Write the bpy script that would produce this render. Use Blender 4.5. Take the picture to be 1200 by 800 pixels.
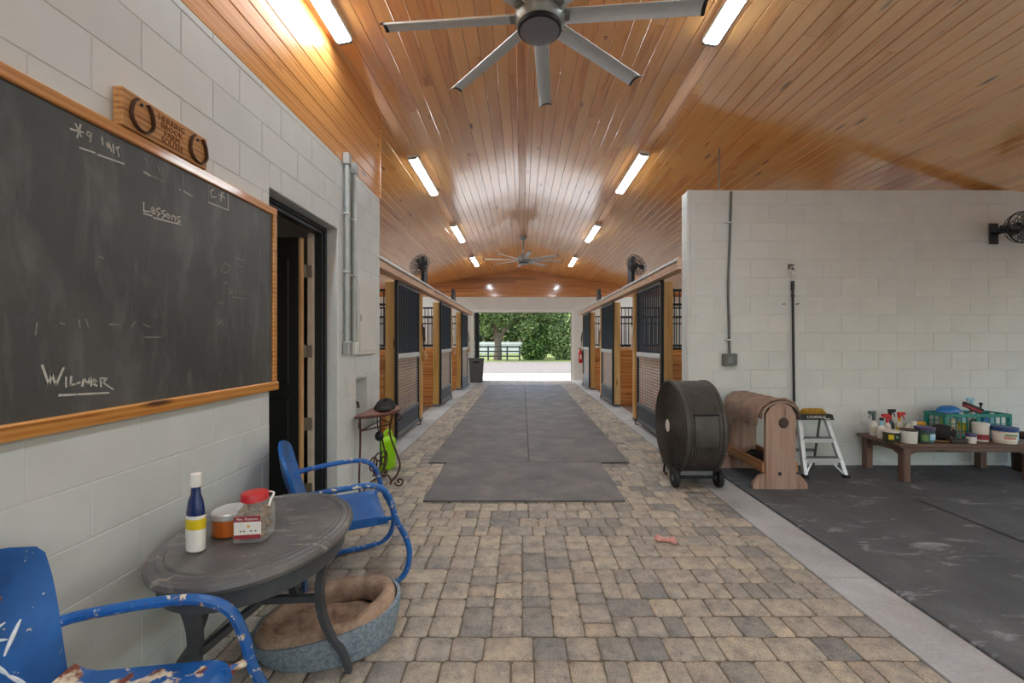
import bpy, bmesh, math, random
from mathutils import Vector, Matrix
import numpy as np

PI = math.pi
for o in list(bpy.data.objects):
    bpy.data.objects.remove(o)
SC = bpy.context.scene
COL = SC.collection

# ------------------------------------------------------------------ camera
CAMZ, F, VX, VY = 1.45, 500.0, 612.0, 400.0
cam_d = bpy.data.cameras.new('camera')
cam = bpy.data.objects.new('camera', cam_d)
COL.objects.link(cam)
cam.location = (0, 0, CAMZ)
cam.rotation_euler = (PI / 2, 0, 0)
cam_d.sensor_width = 36.0
cam_d.lens = 36.0 * F / 1200.0
cam_d.shift_x = -12.0 / 1200.0
cam_d.clip_start = 0.02
cam_d.clip_end = 300
SC.camera = cam

# ------------------------------------------------------------------ sky, sun, exposure
SC.view_settings.view_transform = 'Standard'
SC.view_settings.look = 'None'
SC.view_settings.gamma = 1.0
SC.view_settings.use_curve_mapping = False
SC.view_settings.exposure = 0.56
world = bpy.data.worlds.new('sky')
SC.world = world
world.use_nodes = True
wn = world.node_tree
wn.nodes.clear()
w_out = wn.nodes.new('ShaderNodeOutputWorld')
w_bg = wn.nodes.new('ShaderNodeBackground')
w_sky = wn.nodes.new('ShaderNodeTexSky')
w_sky.sky_type = 'NISHITA'
w_sky.sun_disc = False
w_sky.sun_elevation = math.radians(58)
w_sky.sun_rotation = math.radians(-90)
w_sky.air_density = 1.6
w_sky.dust_density = 4.0
w_sky.ozone_density = 0.6
w_bg.inputs['Strength'].default_value = 0.45
wn.links.new(w_sky.outputs[0], w_bg.inputs[0])
wn.links.new(w_bg.outputs[0], w_out.inputs[0])
sun_d = bpy.data.lights.new('sun', 'SUN')
sun_d.energy = 3.4
sun_d.angle = math.radians(1.5)
sun_d.color = (1.0, 0.95, 0.87)
sun = bpy.data.objects.new('sun', sun_d)
COL.objects.link(sun)
sun.location = (-20, 4, 30)
sun.rotation_euler = Vector((0.55, -0.12, -0.83)).to_track_quat('-Z', 'Y').to_euler()
FIXTURE_GLOW = 38.0
SC.cycles.max_bounces = 10
SC.cycles.diffuse_bounces = 6
SC.cycles.glossy_bounces = 4
SC.cycles.transmission_bounces = 6
SC.cycles.sample_clamp_indirect = 6.0
SC.cycles.caustics_reflective = False
SC.cycles.caustics_refractive = False


# ------------------------------------------------------------------ helpers
def lin(h):
    h = h.lstrip('#')
    out = []
    for i in (0, 2, 4):
        c = int(h[i:i + 2], 16) / 255
        out.append(c / 12.92 if c <= 0.04045 else ((c + 0.055) / 1.055) ** 2.4)
    return (*out, 1.0)


def PX(px, py, Y):
    """point at depth Y on the ray through a pixel of the 1200x800 frame"""
    return Vector(((px - VX) / F * Y, Y, CAMZ + (VY - py) / F * Y))


class NT:
    def __init__(s, name):
        s.m = bpy.data.materials.new(name)
        s.m.use_nodes = True
        s.t = s.m.node_tree
        s.b = s.t.nodes['Principled BSDF']

    def n(s, typ, **kw):
        nd = s.t.nodes.new('ShaderNode' + typ)
        for k, v in kw.items():
            if k.startswith('i_'):
                nd.inputs[k[2:].replace('_', ' ')].default_value = v
            else:
                setattr(nd, k, v)
        return nd

    def l(s, a, b):
        s.t.links.new(a, b)

    def ramp(s, fac, stops, interp='LINEAR'):
        r = s.n('ValToRGB')
        r.color_ramp.interpolation = interp
        e = r.color_ramp.elements
        while len(e) > 1:
            e.remove(e[-1])
        e[0].position, e[0].color = stops[0]
        for p, c in stops[1:]:
            x = e.new(p)
            x.color = c
        s.l(fac, r.inputs[0])
        return r.outputs[0]

    def coords(s, scale=(1, 1, 1), shuffle=False):
        tc = s.n('TexCoord')
        v = tc.outputs['Object']
        if shuffle:
            rnd = s.rand()
            mul = s.n('VectorMath', operation='SCALE')
            mul.inputs[0].default_value = (37.0, 91.0, 53.0)
            s.l(rnd, mul.inputs['Scale'])
            add = s.n('VectorMath', operation='ADD')
            s.l(v, add.inputs[0])
            s.l(mul.outputs[0], add.inputs[1])
            v = add.outputs[0]
        mp = s.n('Mapping')
        mp.inputs['Scale'].default_value = scale
        s.l(v, mp.inputs[0])
        return mp.outputs[0]

    def rand(s):
        oi = s.n('ObjectInfo')
        ge = s.n('NewGeometry')
        a = s.n('Math', operation='ADD')
        s.l(oi.outputs['Random'], a.inputs[0])
        s.l(ge.outputs['Random Per Island'], a.inputs[1])
        f = s.n('Math', operation='FRACT')
        s.l(a.outputs[0], f.inputs[0])
        return f.outputs[0]

    def noise(s, vec, scale=5.0, detail=4.0, rough=0.55, dist=0.0):
        nz = s.n('TexNoise')
        nz.inputs['Scale'].default_value = scale
        nz.inputs['Detail'].default_value = detail
        nz.inputs['Roughness'].default_value = rough
        nz.inputs['Distortion'].default_value = dist
        if vec is not None:
            s.l(vec, nz.inputs['Vector'])
        return nz.outputs['Fac']

    def mix(s, fac, a, b, blend='MIX'):
        m = s.n('Mix', data_type='RGBA', blend_type=blend)
        if isinstance(fac, float):
            m.inputs[0].default_value = fac
        else:
            s.l(fac, m.inputs[0])
        for sock, v in ((m.inputs[6], a), (m.inputs[7], b)):
            if isinstance(v, tuple):
                sock.default_value = v
            else:
                s.l(v, sock)
        return m.outputs[2]

    def bump(s, h, strength=0.3, dist=0.01):
        b = s.n('Bump')
        b.inputs['Strength'].default_value = strength
        b.inputs['Distance'].default_value = dist
        s.l(h, b.inputs['Height'])
        s.l(b.outputs[0], s.b.inputs['Normal'])

    def set(s, color=None, rough=None, metal=None, **kw):
        if color is not None:
            if isinstance(color, tuple):
                s.b.inputs['Base Color'].default_value = color
            else:
                s.l(color, s.b.inputs['Base Color'])
        if rough is not None:
            if isinstance(rough, (int, float)):
                s.b.inputs['Roughness'].default_value = rough
            else:
                s.l(rough, s.b.inputs['Roughness'])
        if metal is not None:
            s.b.inputs['Metallic'].default_value = metal
        for k, v in kw.items():
            s.b.inputs[k.replace('_', ' ')].default_value = v
        return s.m


def plain(name, hexc, rough=0.5, metal=0.0, var=0.12, scale=14.0, bump=0.0, **kw):
    """one colour with a little mottling"""
    t = NT(name)
    c = lin(hexc)
    v = t.coords()
    nz = t.noise(v, scale, 5)
    lo = tuple(x * (1 - var) for x in c[:3]) + (1,)
    hi = tuple(min(1, x * (1 + var)) for x in c[:3]) + (1,)
    col = t.ramp(nz, [(0.3, lo), (0.7, hi)])
    if bump:
        t.bump(t.noise(v, scale * 5, 3), bump, 0.004)
    return t.set(col, rough, metal, **kw)


def wood(name, dark, mid, light, axis='Y', rough=0.4, coat=0.0, knots=True, fine=1.0, spread=0.35):
    """grained timber; axis is the grain direction in the object's own space"""
    t = NT(name)
    sc = {'X': (1.4, 22, 22), 'Y': (22, 1.4, 22), 'Z': (22, 22, 1.4)}[axis]
    v = t.coords(tuple(x * fine for x in sc), True)
    a = t.noise(v, 1.0, 6, 0.6, 0.6)
    sc2 = {'X': (0.35, 7, 7), 'Y': (7, 0.35, 7), 'Z': (7, 7, 0.35)}[axis]
    v2 = t.coords(tuple(x * fine for x in sc2), True)
    wv = t.n('TexWave', wave_type='RINGS')
    wv.inputs['Scale'].default_value = 1.1
    wv.inputs['Distortion'].default_value = 5.0
    wv.inputs['Detail'].default_value = 2.0
    wv.inputs['Detail Scale'].default_value = 0.8
    t.l(v2, wv.inputs['Vector'])
    ad = t.n('Math', operation='MULTIPLY_ADD')
    t.l(wv.outputs['Fac'], ad.inputs[0])
    ad.inputs[1].default_value = 0.35
    t.l(a, ad.inputs[2])
    col = t.ramp(ad.outputs[0], [(0.34, lin(dark)), (0.52, lin(mid)), (0.9, lin(light))])
    r = t.rand()
    tint = t.ramp(r, [(0.0, (1 - spread, 1 - spread * 1.15, 1 - spread * 1.3, 1)), (0.25, (.95, .93, .9, 1)), (0.7, (1, 1, 1, 1)), (1.0, (1.0, 1.05, 1.1, 1))])
    col = t.mix(1.0, col, tint, 'MULTIPLY')
    if knots:
        vo = t.n('TexVoronoi')
        sck = {'X': (1.1, 5, 5), 'Y': (5, 1.1, 5), 'Z': (5, 5, 1.1)}[axis]
        t.l(t.coords(sck, True), vo.inputs['Vector'])
        vo.inputs['Scale'].default_value = 1.0
        k = t.ramp(vo.outputs['Distance'], [(0.05, (1, 1, 1, 1)), (0.11, (0, 0, 0, 1))])
        col = t.mix(k, col, tuple(x * 0.35 for x in lin(dark)[:3]) + (1,))
    t.bump(a, 0.12, 0.002)
    return t.set(col, rough, 0.0, Coat_Weight=coat, Coat_Roughness=0.11, Coat_IOR=2.7)


class MB:
    """collects shapes, then becomes ONE mesh object"""
    def __init__(s):
        s.v, s.f, s.m = [], [], []

    def add(s, vs, fs, m=0):
        o = len(s.v)
        s.v += [tuple(p) for p in vs]
        s.f += [tuple(i + o for i in f) for f in fs]
        s.m += [m] * len(fs)
        return s

    def box(s, x0, x1, y0, y1, z0, z1, m=0, M=None):
        vs = [Vector((x, y, z)) for z in (z0, z1) for y in (y0, y1) for x in (x0, x1)]
        if M is not None:
            vs = [M @ p for p in vs]
        return s.add(vs, [(0, 2, 3, 1), (4, 5, 7, 6), (0, 1, 5, 4), (2, 6, 7, 3), (0, 4, 6, 2), (1, 3, 7, 5)], m)

    def cbox(s, x0, x1, y0, y1, z0, z1, b=0.005, m=0, M=None):
        """box with chamfered edges"""
        bm = bmesh.new()
        vs = [bm.verts.new((x, y, z)) for z in (z0, z1) for y in (y0, y1) for x in (x0, x1)]
        for f in [(0, 2, 3, 1), (4, 5, 7, 6), (0, 1, 5, 4), (2, 6, 7, 3), (0, 4, 6, 2), (1, 3, 7, 5)]:
            bm.faces.new([vs[i] for i in f])
        bmesh.ops.bevel(bm, geom=list(bm.edges), offset=b, segments=1, affect='EDGES', profile=0.5)
        bm.verts.index_update()
        pts = [v.co.copy() for v in bm.verts]
        fs = [tuple(v.index for v in f.verts) for f in bm.faces]
        bm.free()
        if M is not None:
            pts = [M @ p for p in pts]
        return s.add(pts, fs, m)

    def tube(s, pts, r, n=8, closed=False, m=0, flat=None):
        pts = [Vector(p) for p in pts]
        N = len(pts)
        rs = r if isinstance(r, (list, tuple)) else [r] * N
        rings = []
        up = None
        for i, p in enumerate(pts):
            if closed:
                t = (pts[(i + 1) % N] - pts[i - 1])
            else:
                t = pts[min(i + 1, N - 1)] - pts[max(i - 1, 0)]
            if t.length < 1e-9:
                t = Vector((0, 0, 1))
            t.normalize()
            if up is None:
                up = Vector((0, 0, 1)) if abs(t.z) < 0.9 else Vector((1, 0, 0))
            u = up - t * up.dot(t)
            if u.length < 1e-6:
                u = t.orthogonal()
            u.normalize()
            up = u
            w = t.cross(u)
            fl = flat or (1, 1)
            rings.append([p + (u * math.cos(2 * PI * k / n) * fl[0] + w * math.sin(2 * PI * k / n) * fl[1]) * rs[i] for k in range(n)])
        vs = [q for R in rings for q in R]
        fs = []
        for i in range(N if closed else N - 1):
            a, b = i * n, ((i + 1) % N) * n
            for k in range(n):
                k2 = (k + 1) % n
                fs.append((a + k, a + k2, b + k2, b + k))
        if not closed:
            fs.append(tuple(range(n)))
            fs.append(tuple((N - 1) * n + k for k in range(n)))
        return s.add(vs, fs, m)

    def lathe(s, prof, n=24, M=None, sx=1.0, sy=1.0, m=0, cap=True):
        vs, fs = [], []
        for r, z in prof:
            for k in range(n):
                a = 2 * PI * k / n
                vs.append(Vector((r * math.cos(a) * sx, r * math.sin(a) * sy, z)))
        L = len(prof)
        for i in range(L - 1):
            for k in range(n):
                k2 = (k + 1) % n
                fs.append((i * n + k, i * n + k2, (i + 1) * n + k2, (i + 1) * n + k))
        if cap:
            if prof[0][0] > 1e-6:
                fs.append(tuple(range(n)))
            if prof[-1][0] > 1e-6:
                fs.append(tuple((L - 1) * n + k for k in range(n)))
        if M is not None:
            vs = [M @ p for p in vs]
        return s.add(vs, fs, m)

    def prism(s, poly, d0, d1, M=None, m=0):
        """poly in xy, extruded in z from d0 to d1"""
        n = len(poly)
        vs = [Vector((x, y, d0)) for x, y in poly] + [Vector((x, y, d1)) for x, y in poly]
        fs = [tuple(range(n)), tuple(range(n, 2 * n))] + [(i, (i + 1) % n, n + (i + 1) % n, n + i) for i in range(n)]
        if M is not None:
            vs = [M @ p for p in vs]
        return s.add(vs, fs, m)

    def ball(s, c, r, nu=12, nv=8, m=0, M=None):
        r = r if isinstance(r, (tuple, list)) else (r, r, r)
        vs, fs = [], []
        for j in range(nv + 1):
            th = PI * j / nv
            for i in range(nu):
                ph = 2 * PI * i / nu
                p = Vector((r[0] * math.sin(th) * math.cos(ph), r[1] * math.sin(th) * math.sin(ph), r[2] * math.cos(th)))
                if M is not None:
                    p = M @ p
                vs.append(p + Vector(c))
        for j in range(nv):
            for i in range(nu):
                i2 = (i + 1) % nu
                fs.append((j * nu + i, j * nu + i2, (j + 1) * nu + i2, (j + 1) * nu + i))
        return s.add(vs, fs, m)

    def grid(s, fn, nu, nv, th=None, m=0):
        """surface fn(u, v); th: function giving the back point for a closed sheet"""
        P = [[Vector(fn(i / nu, j / nv)) for i in range(nu + 1)] for j in range(nv + 1)]
        W = nu + 1
        vs = [p for r in P for p in r]
        fs = [(j * W + i, j * W + i + 1, (j + 1) * W + i + 1, (j + 1) * W + i) for j in range(nv) for i in range(nu)]
        if th is not None:
            T = Vector(th)
            o = len(vs)
            vs += [p + T for p in vs[:o]]
            fs += [tuple(o + k for k in reversed(f)) for f in fs[:]]
            rim = [i for i in range(W)] + [j * W + nu for j in range(1, nv + 1)] + [nv * W + i for i in range(nu - 1, -1, -1)] + [j * W for j in range(nv - 1, 0, -1)]
            for a, b in zip(rim, rim[1:] + rim[:1]):
                fs.append((a, b, o + b, o + a))
        return s.add(vs, fs, m)

    def mesh(s, name, mats, smooth=35):
        me = bpy.data.meshes.new(name)
        me.from_pydata([tuple(p) for p in s.v], [], s.f)
        if not isinstance(mats, (list, tuple)):
            mats = [mats]
        for mt in mats:
            me.materials.append(mt)
        if len(mats) > 1:
            me.polygons.foreach_set('material_index', s.m)
        bm = bmesh.new()
        bm.from_mesh(me)
        bmesh.ops.recalc_face_normals(bm, faces=bm.faces)
        bm.to_mesh(me)
        bm.free()
        if smooth:
            me.polygons.foreach_set('use_smooth', [True] * len(me.polygons))
            me.set_sharp_from_angle(angle=math.radians(smooth))
        me.update()
        return me

    def build(s, name, mats, parent=None, smooth=35, kind=None):
        return put(name, s.mesh(name, mats, smooth), parent, kind=kind)


def put(name, me, parent=None, loc=(0, 0, 0), rot=(0, 0, 0), kind=None):
    o = bpy.data.objects.new(name, me)
    COL.objects.link(o)
    o.location, o.rotation_euler = loc, rot
    if parent is not None:
        o.parent = parent
    if kind:
        o['kind'] = kind
    return o


def tag(o, label=None, cat=None, group=None, kind=None):
    if label:
        o['label'] = label
    if cat:
        o['category'] = cat
    if group:
        o['group'] = group
    if kind:
        o['kind'] = kind
    return o


def thing(name, label, cat, loc=(0, 0, 0), rz=0.0, group=None):
    o = put(name, None, None, loc, (0, 0, rz))
    return tag(o, label, cat, group)


def copy_thing(o, parent=None):
    c = o.copy()
    COL.objects.link(c)
    if parent is not None:
        c.parent = parent
    for ch in list(o.children):
        copy_thing(ch, c)
    return c


def rects_minus(rects, hole):
    a0, a1, b0, b1 = hole
    out = []
    for (x0, x1, z0, z1) in rects:
        if a1 <= x0 or a0 >= x1 or b1 <= z0 or b0 >= z1:
            out.append((x0, x1, z0, z1))
            continue
        if x0 < a0:
            out.append((x0, a0, z0, z1))
        if x1 > a1:
            out.append((a1, x1, z0, z1))
        c0, c1 = max(x0, a0), min(x1, a1)
        if z0 < b0:
            out.append((c0, c1, z0, b0))
        if z1 > b1:
            out.append((c0, c1, b1, z1))
    return out


def catmull(pts, k=6, closed=False):
    P = [Vector(p) for p in pts]
    n = len(P)
    out = []
    for i in range(n if closed else n - 1):
        p0 = P[(i - 1) % n] if closed or i > 0 else P[0]
        p1, p2 = P[i], P[(i + 1) % n]
        p3 = P[(i + 2) % n] if closed or i + 2 < n else P[-1]
        for j in range(k):
            t = j / k
            out.append(0.5 * ((2 * p1) + (p2 - p0) * t + (2 * p0 - 5 * p1 + 4 * p2 - p3) * t * t + (3 * p1 - p0 - 3 * p2 + p3) * t ** 3))
    if not closed:
        out.append(P[-1])
    return out


def text_mesh(body, size, extrude, align='CENTER'):
    cu = bpy.data.curves.new('lettering', 'FONT')
    cu.body, cu.size, cu.extrude = body, size, extrude
    cu.align_x, cu.align_y = align, 'CENTER'
    cu.resolution_u = 2
    o = bpy.data.objects.new('lettering', cu)
    COL.objects.link(o)
    bpy.context.view_layer.update()
    me = bpy.data.meshes.new_from_object(o.evaluated_get(bpy.context.evaluated_depsgraph_get()))
    bpy.data.objects.remove(o)
    return me


def text_on(name, body, size, mat, parent, M, extrude=0.001):
    me = text_mesh(body, size, extrude)
    me.transform(M)
    me.materials.clear()
    me.materials.append(mat)
    return put(name, me, parent)


def RZ(a):
    return Matrix.Rotation(a, 4, 'Z')


def TR(x, y, z):
    return Matrix.Translation((x, y, z))


# frames that map a flat xy drawing (x right, y up, z towards the viewer) onto walls
ON_LEFT = lambda x, y, z: TR(x, y, z) @ Matrix(((0, 0, 1, 0), (1, 0, 0, 0), (0, 1, 0, 0), (0, 0, 0, 1)))
FACING_CAM = lambda x, y, z: TR(x, y, z) @ Matrix(((1, 0, 0, 0), (0, 0, -1, 0), (0, 1, 0, 0), (0, 0, 0, 1)))

# ------------------------------------------------------------------ materials
M = {}
M['pine'] = wood('varnished_pine', '#cc7f34', '#f7aa54', '#fbba68', 'Y', 0.30, 1.0, spread=0.16)
M['pine_x'] = wood('varnished_pine_boards', '#96531a', '#bd7632', '#d0904a', 'X', 0.4, 0.25)
M['pine_wall'] = wood('varnished_pine_fascia', '#b06a28', '#d8924a', '#e4a863', 'Y', 0.36, 0.5, spread=0.15)
M['stall_board'] = wood('stall_board_wood', '#9a5722', '#bf7a3a', '#d59a5c', 'X', 0.5, 0.1)
M['stall_board_y'] = wood('stall_front_wood', '#9a5722', '#bf7a3a', '#d59a5c', 'Y', 0.5, 0.1)
M['post'] = wood('timber_post_wood', '#a57636', '#c99a55', '#dab478', 'Z', 0.55, 0.05, spread=0.15)
M['beam'] = wood('beam_wood', '#c39470', '#e0b898', '#ecccb4', 'Y', 0.55, 0.0, spread=0.1)
M['board_trim'] = wood('stained_trim_wood', '#8a4c14', '#b8762f', '#cc9048', 'Y', 0.4, 0.15, fine=1.6, spread=0.1)
M['sign'] = wood('sign_wood', '#7d4e24', '#b57f49', '#c99660', 'Y', 0.6, 0.0, fine=1.8, spread=0.05)
M['rack_wood'] = wood('weathered_red_wood', '#6d4e41', '#977565', '#b39888', 'Z', 0.75, 0.0, fine=1.5, spread=0.2)
M['rack_wood_x'] = wood('rack_rail_wood', '#85542f', '#a3714a', '#b78a62', 'Y', 0.7, 0.0, fine=0.7, spread=0.1)
M['bench_wood'] = wood('dark_bench_wood', '#33221a', '#5a4034', '#7a5f52', 'X', 0.55, 0.05, fine=1.6, spread=0.2)
M['bench_leg'] = wood('dark_bench_leg_wood', '#33221a', '#583d30', '#75594b', 'Z', 0.55, 0.05, fine=1.6, spread=0.1)

t = NT('painted_block')
r = t.rand()
v = t.coords((1, 1, 1), True)
base = t.ramp(r, [(0, lin('#d1d6d5')), (0.5, lin('#d4d9d7')), (1, lin('#d7dad8'))])
sm = t.ramp(t.noise(v, 3.0, 5, 0.6), [(0.35, (.93, .93, .92, 1)), (0.6, (1, 1, 1, 1))])
t.bump(t.noise(v, 160, 3, 0.7), 0.22, 0.003)
M['block'] = t.set(t.mix(1.0, base, sm, 'MULTIPLY'), 0.5)
M['mortar'] = plain('painted_mortar', '#d0d3d1', 0.6, var=0.05)
M['white_paint'] = plain('white_paint', '#d6d7d2', 0.5, var=0.04, scale=3)
M['white_trim'] = plain('white_trim_paint', '#e6e5df', 0.45, var=0.03)

t = NT('tumbled_paver')
r = t.rand()
v = t.coords((1, 1, 1), True)
base = t.ramp(r, [(0.0, lin('#827e7b')), (0.12, lin('#8c8782')), (0.22, lin('#9b9289')), (0.42, lin('#a79d90')), (0.6, lin('#9d948c')), (0.8, lin('#aea393')), (1.0, lin('#9f9186'))])
n1 = t.noise(v, 13, 6, 0.7)
mott = t.ramp(n1, [(0.3, (.56, .57, .60, 1)), (0.48, (.95, .95, .94, 1)), (0.64, (1.22, 1.18, 1.08, 1))])
n2 = t.noise(v, 170, 2, 0.8)
spk = t.ramp(n2, [(0.36, (.6, .6, .6, 1)), (0.5, (1, 1, 1, 1)), (0.66, (1.16, 1.15, 1.13, 1))])
t.bump(n2, 0.5, 0.003)
M['paver'] = t.set(t.mix(1.0, t.mix(1.0, base, mott, 'MULTIPLY'), spk, 'MULTIPLY'), 0.72)
M['sand'] = plain('joint_sand', '#6d6355', 0.95, var=0.2, scale=30)

t = NT('pale_concrete')
v = t.coords()
a = t.noise(v, 2.2, 6, 0.65)
c = t.ramp(a, [(0.3, lin('#989796')), (0.5, lin('#aaaaaa')), (0.7, lin('#b8b9ba'))])
b2 = t.ramp(t.noise(v, 60, 3), [(0.35, (.86, .86, .86, 1)), (0.6, (1, 1, 1, 1))])
t.bump(t.noise(v, 90, 3), 0.2, 0.003)
M['concrete'] = t.set(t.mix(1.0, c, b2, 'MULTIPLY'), 0.75)

t = NT('ribbed_rubber')
v = t.coords((1, 1, 1), True)
wv = t.n('TexWave', wave_type='BANDS', bands_direction='X')
wv.inputs['Scale'].default_value = 28
t.l(v, wv.inputs['Vector'])
a = t.noise(v, 3, 6, 0.65)
c = t.ramp(a, [(0.3, lin('#524e4d')), (0.5, lin('#656160')), (0.72, lin('#7d7773'))])
d = t.ramp(t.noise(v, 120, 3, 0.8), [(0.35, (.78, .78, .78, 1)), (0.62, (1.1, 1.1, 1.1, 1))])
t.bump(wv.outputs['Fac'], 0.35, 0.003)
M['mat'] = t.set(t.mix(1.0, c, d, 'MULTIPLY'), 0.62)

t = NT('dusty_black_rubber')
v = t.coords((1, 1, 1), True)
a = t.noise(v, 2.0, 7, 0.66)
c = t.ramp(a, [(0.3, lin('#45474a')), (0.55, lin('#58595b')), (0.75, lin('#6c6d6f'))])
st = t.noise(t.coords((0.9, 2.6, 1), True), 2.4, 8, 0.7, 0.8)
k = t.ramp(st, [(0.57, (0, 0, 0, 1)), (0.70, (.85, .85, .85, 1))])
c = t.mix(k, c, lin('#a9abad'))
d = t.ramp(t.noise(v, 140, 3, 0.8), [(0.36, (.7, .7, .7, 1)), (0.6, (1.1, 1.1, 1.1, 1))])
t.bump(t.noise(v, 200, 2), 0.4, 0.003)
M['black_mat'] = t.set(t.mix(1.0, c, d, 'MULTIPLY'), 0.7)

t = NT('chalkboard_slate')
v = t.coords()
a = t.noise(v, 1.6, 7, 0.62)
c = t.ramp(a, [(0.3, lin('#3b3e3d')), (0.55, lin('#4b4d4c')), (0.78, lin('#605f5e'))])
sm = t.noise(t.coords((1, 3.5, 0.9)), 2.6, 7, 0.68, 0.5)
k = t.ramp(sm, [(0.5, (0, 0, 0, 1)), (0.8, (.5, .5, .5, 1))])
M['slate'] = t.set(t.mix(k, c, lin('#8a8b8a')), 0.48)
M['chalk'] = plain('chalk', '#bdbcb4', 0.9, var=0.15, scale=80)
M['chalk_faint'] = plain('faint_chalk', '#7d7d79', 0.9, var=0.2, scale=80)

M['black_steel'] = plain('black_steel', '#24272b', 0.42, 0.3)
M['steel_blue'] = plain('dark_blue_grey_steel', '#3a4655', 0.42, 0.25)
M['grey_steel'] = plain('grey_steel', '#75787a', 0.42, 0.6)
M['galv'] = plain('galvanised_steel', '#cfd2d3', 0.36, 0.45, var=0.15)
M['zinc_pipe'] = plain('grey_conduit', '#a9adab', 0.4, 0.5)
M['pipe_dark'] = plain('weathered_conduit', '#686a66', 0.5, 0.4)
M['fan_blade'] = plain('brushed_aluminium', '#d6d9d9', 0.42, 0.12, var=0.05)
M['fan_grey'] = plain('satin_grey_housing', '#8b8e88', 0.4, 0.3, var=0.06)
M['fan_cap'] = plain('fan_bottom_cap', '#8b8a90', 0.45, 0.2, var=0.12, scale=60)
M['black_plastic'] = plain('black_plastic', '#17181a', 0.42, var=0.2)
M['black_door'] = plain('black_door_paint', '#121110', 0.45, var=0.15)
M['jamb'] = plain('unpainted_jamb', '#cdbfae', 0.6, var=0.08)
M['jamb_edge'] = wood('door_edge_wood', '#a8743e', '#cc9a66', '#dcb488', 'Z', 0.6, 0, spread=0.05)
M['hinge'] = plain('nickel_hinge', '#8d8779', 0.35, 0.8)
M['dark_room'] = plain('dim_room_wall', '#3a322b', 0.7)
M['drum'] = plain('scuffed_black_drum', '#413c38', 0.5, var=0.35, scale=9, bump=0.2)
M['drum_side'] = plain('scuffed_drum_grille', '#46403a', 0.5, 0.2, var=0.3, scale=25)
M['rubber'] = plain('black_rubber', '#151515', 0.7)
M['leather'] = plain('worn_brown_leather', '#8d7667', 0.6, var=0.3, scale=16, bump=0.3)
M['leather_pale'] = plain('cracked_leather_edge', '#94796a', 0.7, var=0.25, scale=30, bump=0.3)
M['dark_cloth'] = plain('dark_cloth', '#22201f', 0.9, var=0.4, scale=20, bump=0.4)
M['alu'] = plain('ladder_aluminium', '#cfd1d2', 0.35, 0.5, var=0.06)
M['white_plastic'] = plain('white_plastic', '#e3e0d8', 0.4, var=0.04)
M['cream_plastic'] = plain('cream_plastic', '#d6cdb9', 0.45, var=0.05)
M['lid_blue'] = plain('blue_lid_plastic', '#23427c', 0.4)
M['bottle_blue'] = plain('bright_blue_plastic', '#1f6fb8', 0.35)
M['pale_blue'] = plain('pale_blue_plastic', '#8fc1d8', 0.35)
M['lid_purple'] = plain('purple_lid_plastic', '#4a3a66', 0.4)
M['lid_teal'] = plain('dark_green_tub', '#3a4c48', 0.4, var=0.3, scale=30)
M['teal'] = plain('teal_crate_plastic', '#1f7f74', 0.4, var=0.12)
M['red_plastic'] = plain('red_plastic', '#c0262b', 0.35)
M['red_label'] = plain('dark_red_print', '#94303a', 0.5)
M['grey_trigger'] = plain('grey_green_trigger', '#4f635f', 0.4)
M['yellow_label'] = plain('yellow_print', '#d8bd12', 0.45)
M['yellow_plastic'] = plain('amber_plastic', '#d39a2a', 0.45)
M['green_label'] = plain('green_print', '#6d8f52', 0.5)
M['paper'] = plain('white_label_print', '#e8e4dc', 0.5, var=0.03)
M['dark_print'] = plain('dark_label_print', '#3a4028', 0.5, var=0.5, scale=60)
M['navy'] = plain('navy_plastic', '#16265a', 0.25)
M['lime'] = plain('lime_green_plastic', '#93d400', 0.4, var=0.06)
M['orange_tin'] = plain('orange_tin', '#b35a16', 0.35, var=0.08)
M['tin_lid'] = plain('tin_lid_metal', '#c6c6c4', 0.3, 0.3, var=0.04)
M['cookies'] = plain('brown_cookie_crumb', '#8f7557', 0.9, var=0.35, scale=40, bump=0.5)
M['bristle'] = plain('tan_bristle', '#a5812e', 0.9, var=0.35, scale=60, bump=0.6)
M['brush_wood'] = plain('brush_back_wood', '#8b6b48', 0.6, var=0.25)
M['dark_brown'] = plain('dark_brown_strap', '#3a2920', 0.6, var=0.25)
M['rust_iron'] = plain('rusty_brown_iron', '#4a2823', 0.5, 0.3, var=0.25, scale=30)
M['rust_top'] = plain('rust_red_tabletop', '#7a5046', 0.5, 0.1, var=0.25, scale=14)
M['brass'] = plain('dull_brass_tap', '#4d473a', 0.4, 0.7)
M['bin'] = plain('grey_bin_plastic', '#5b5e60', 0.5, var=0.08)
M['pink'] = plain('pink_rubber', '#c98f84', 0.7, var=0.15, scale=40)
M['horseshoe'] = plain('rusty_horseshoe', '#4b2f20', 0.6, 0.3, var=0.3, scale=50)
M['burnt'] = plain('burnt_lettering', '#7b4d27', 0.8)
M['rope'] = plain('pale_rope', '#d8cfc4', 0.9, var=0.15, scale=60)
M['niche'] = plain('niche_grey_paint', '#b3b3ad', 0.6, var=0.05)
M['ground_gravel'] = plain('pale_gravel', '#625e5a', 0.95, var=0.12, scale=3, bump=0.4)
M['grass'] = plain('lawn_green', '#5f6c36', 0.95, var=0.25, scale=4)
M['bark'] = plain('grey_bark', '#6d5f50', 0.95, var=0.3, scale=9, bump=0.5)
M['fence_black'] = plain('black_fence_paint', '#2b2c2b', 0.7)
M['fence_white'] = plain('white_fence_paint', '#cfd2cf', 0.7)
M['shavings'] = plain('stall_floor_shavings', '#7c6a5e', 0.95, var=0.2, scale=12, bump=0.5)

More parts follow.
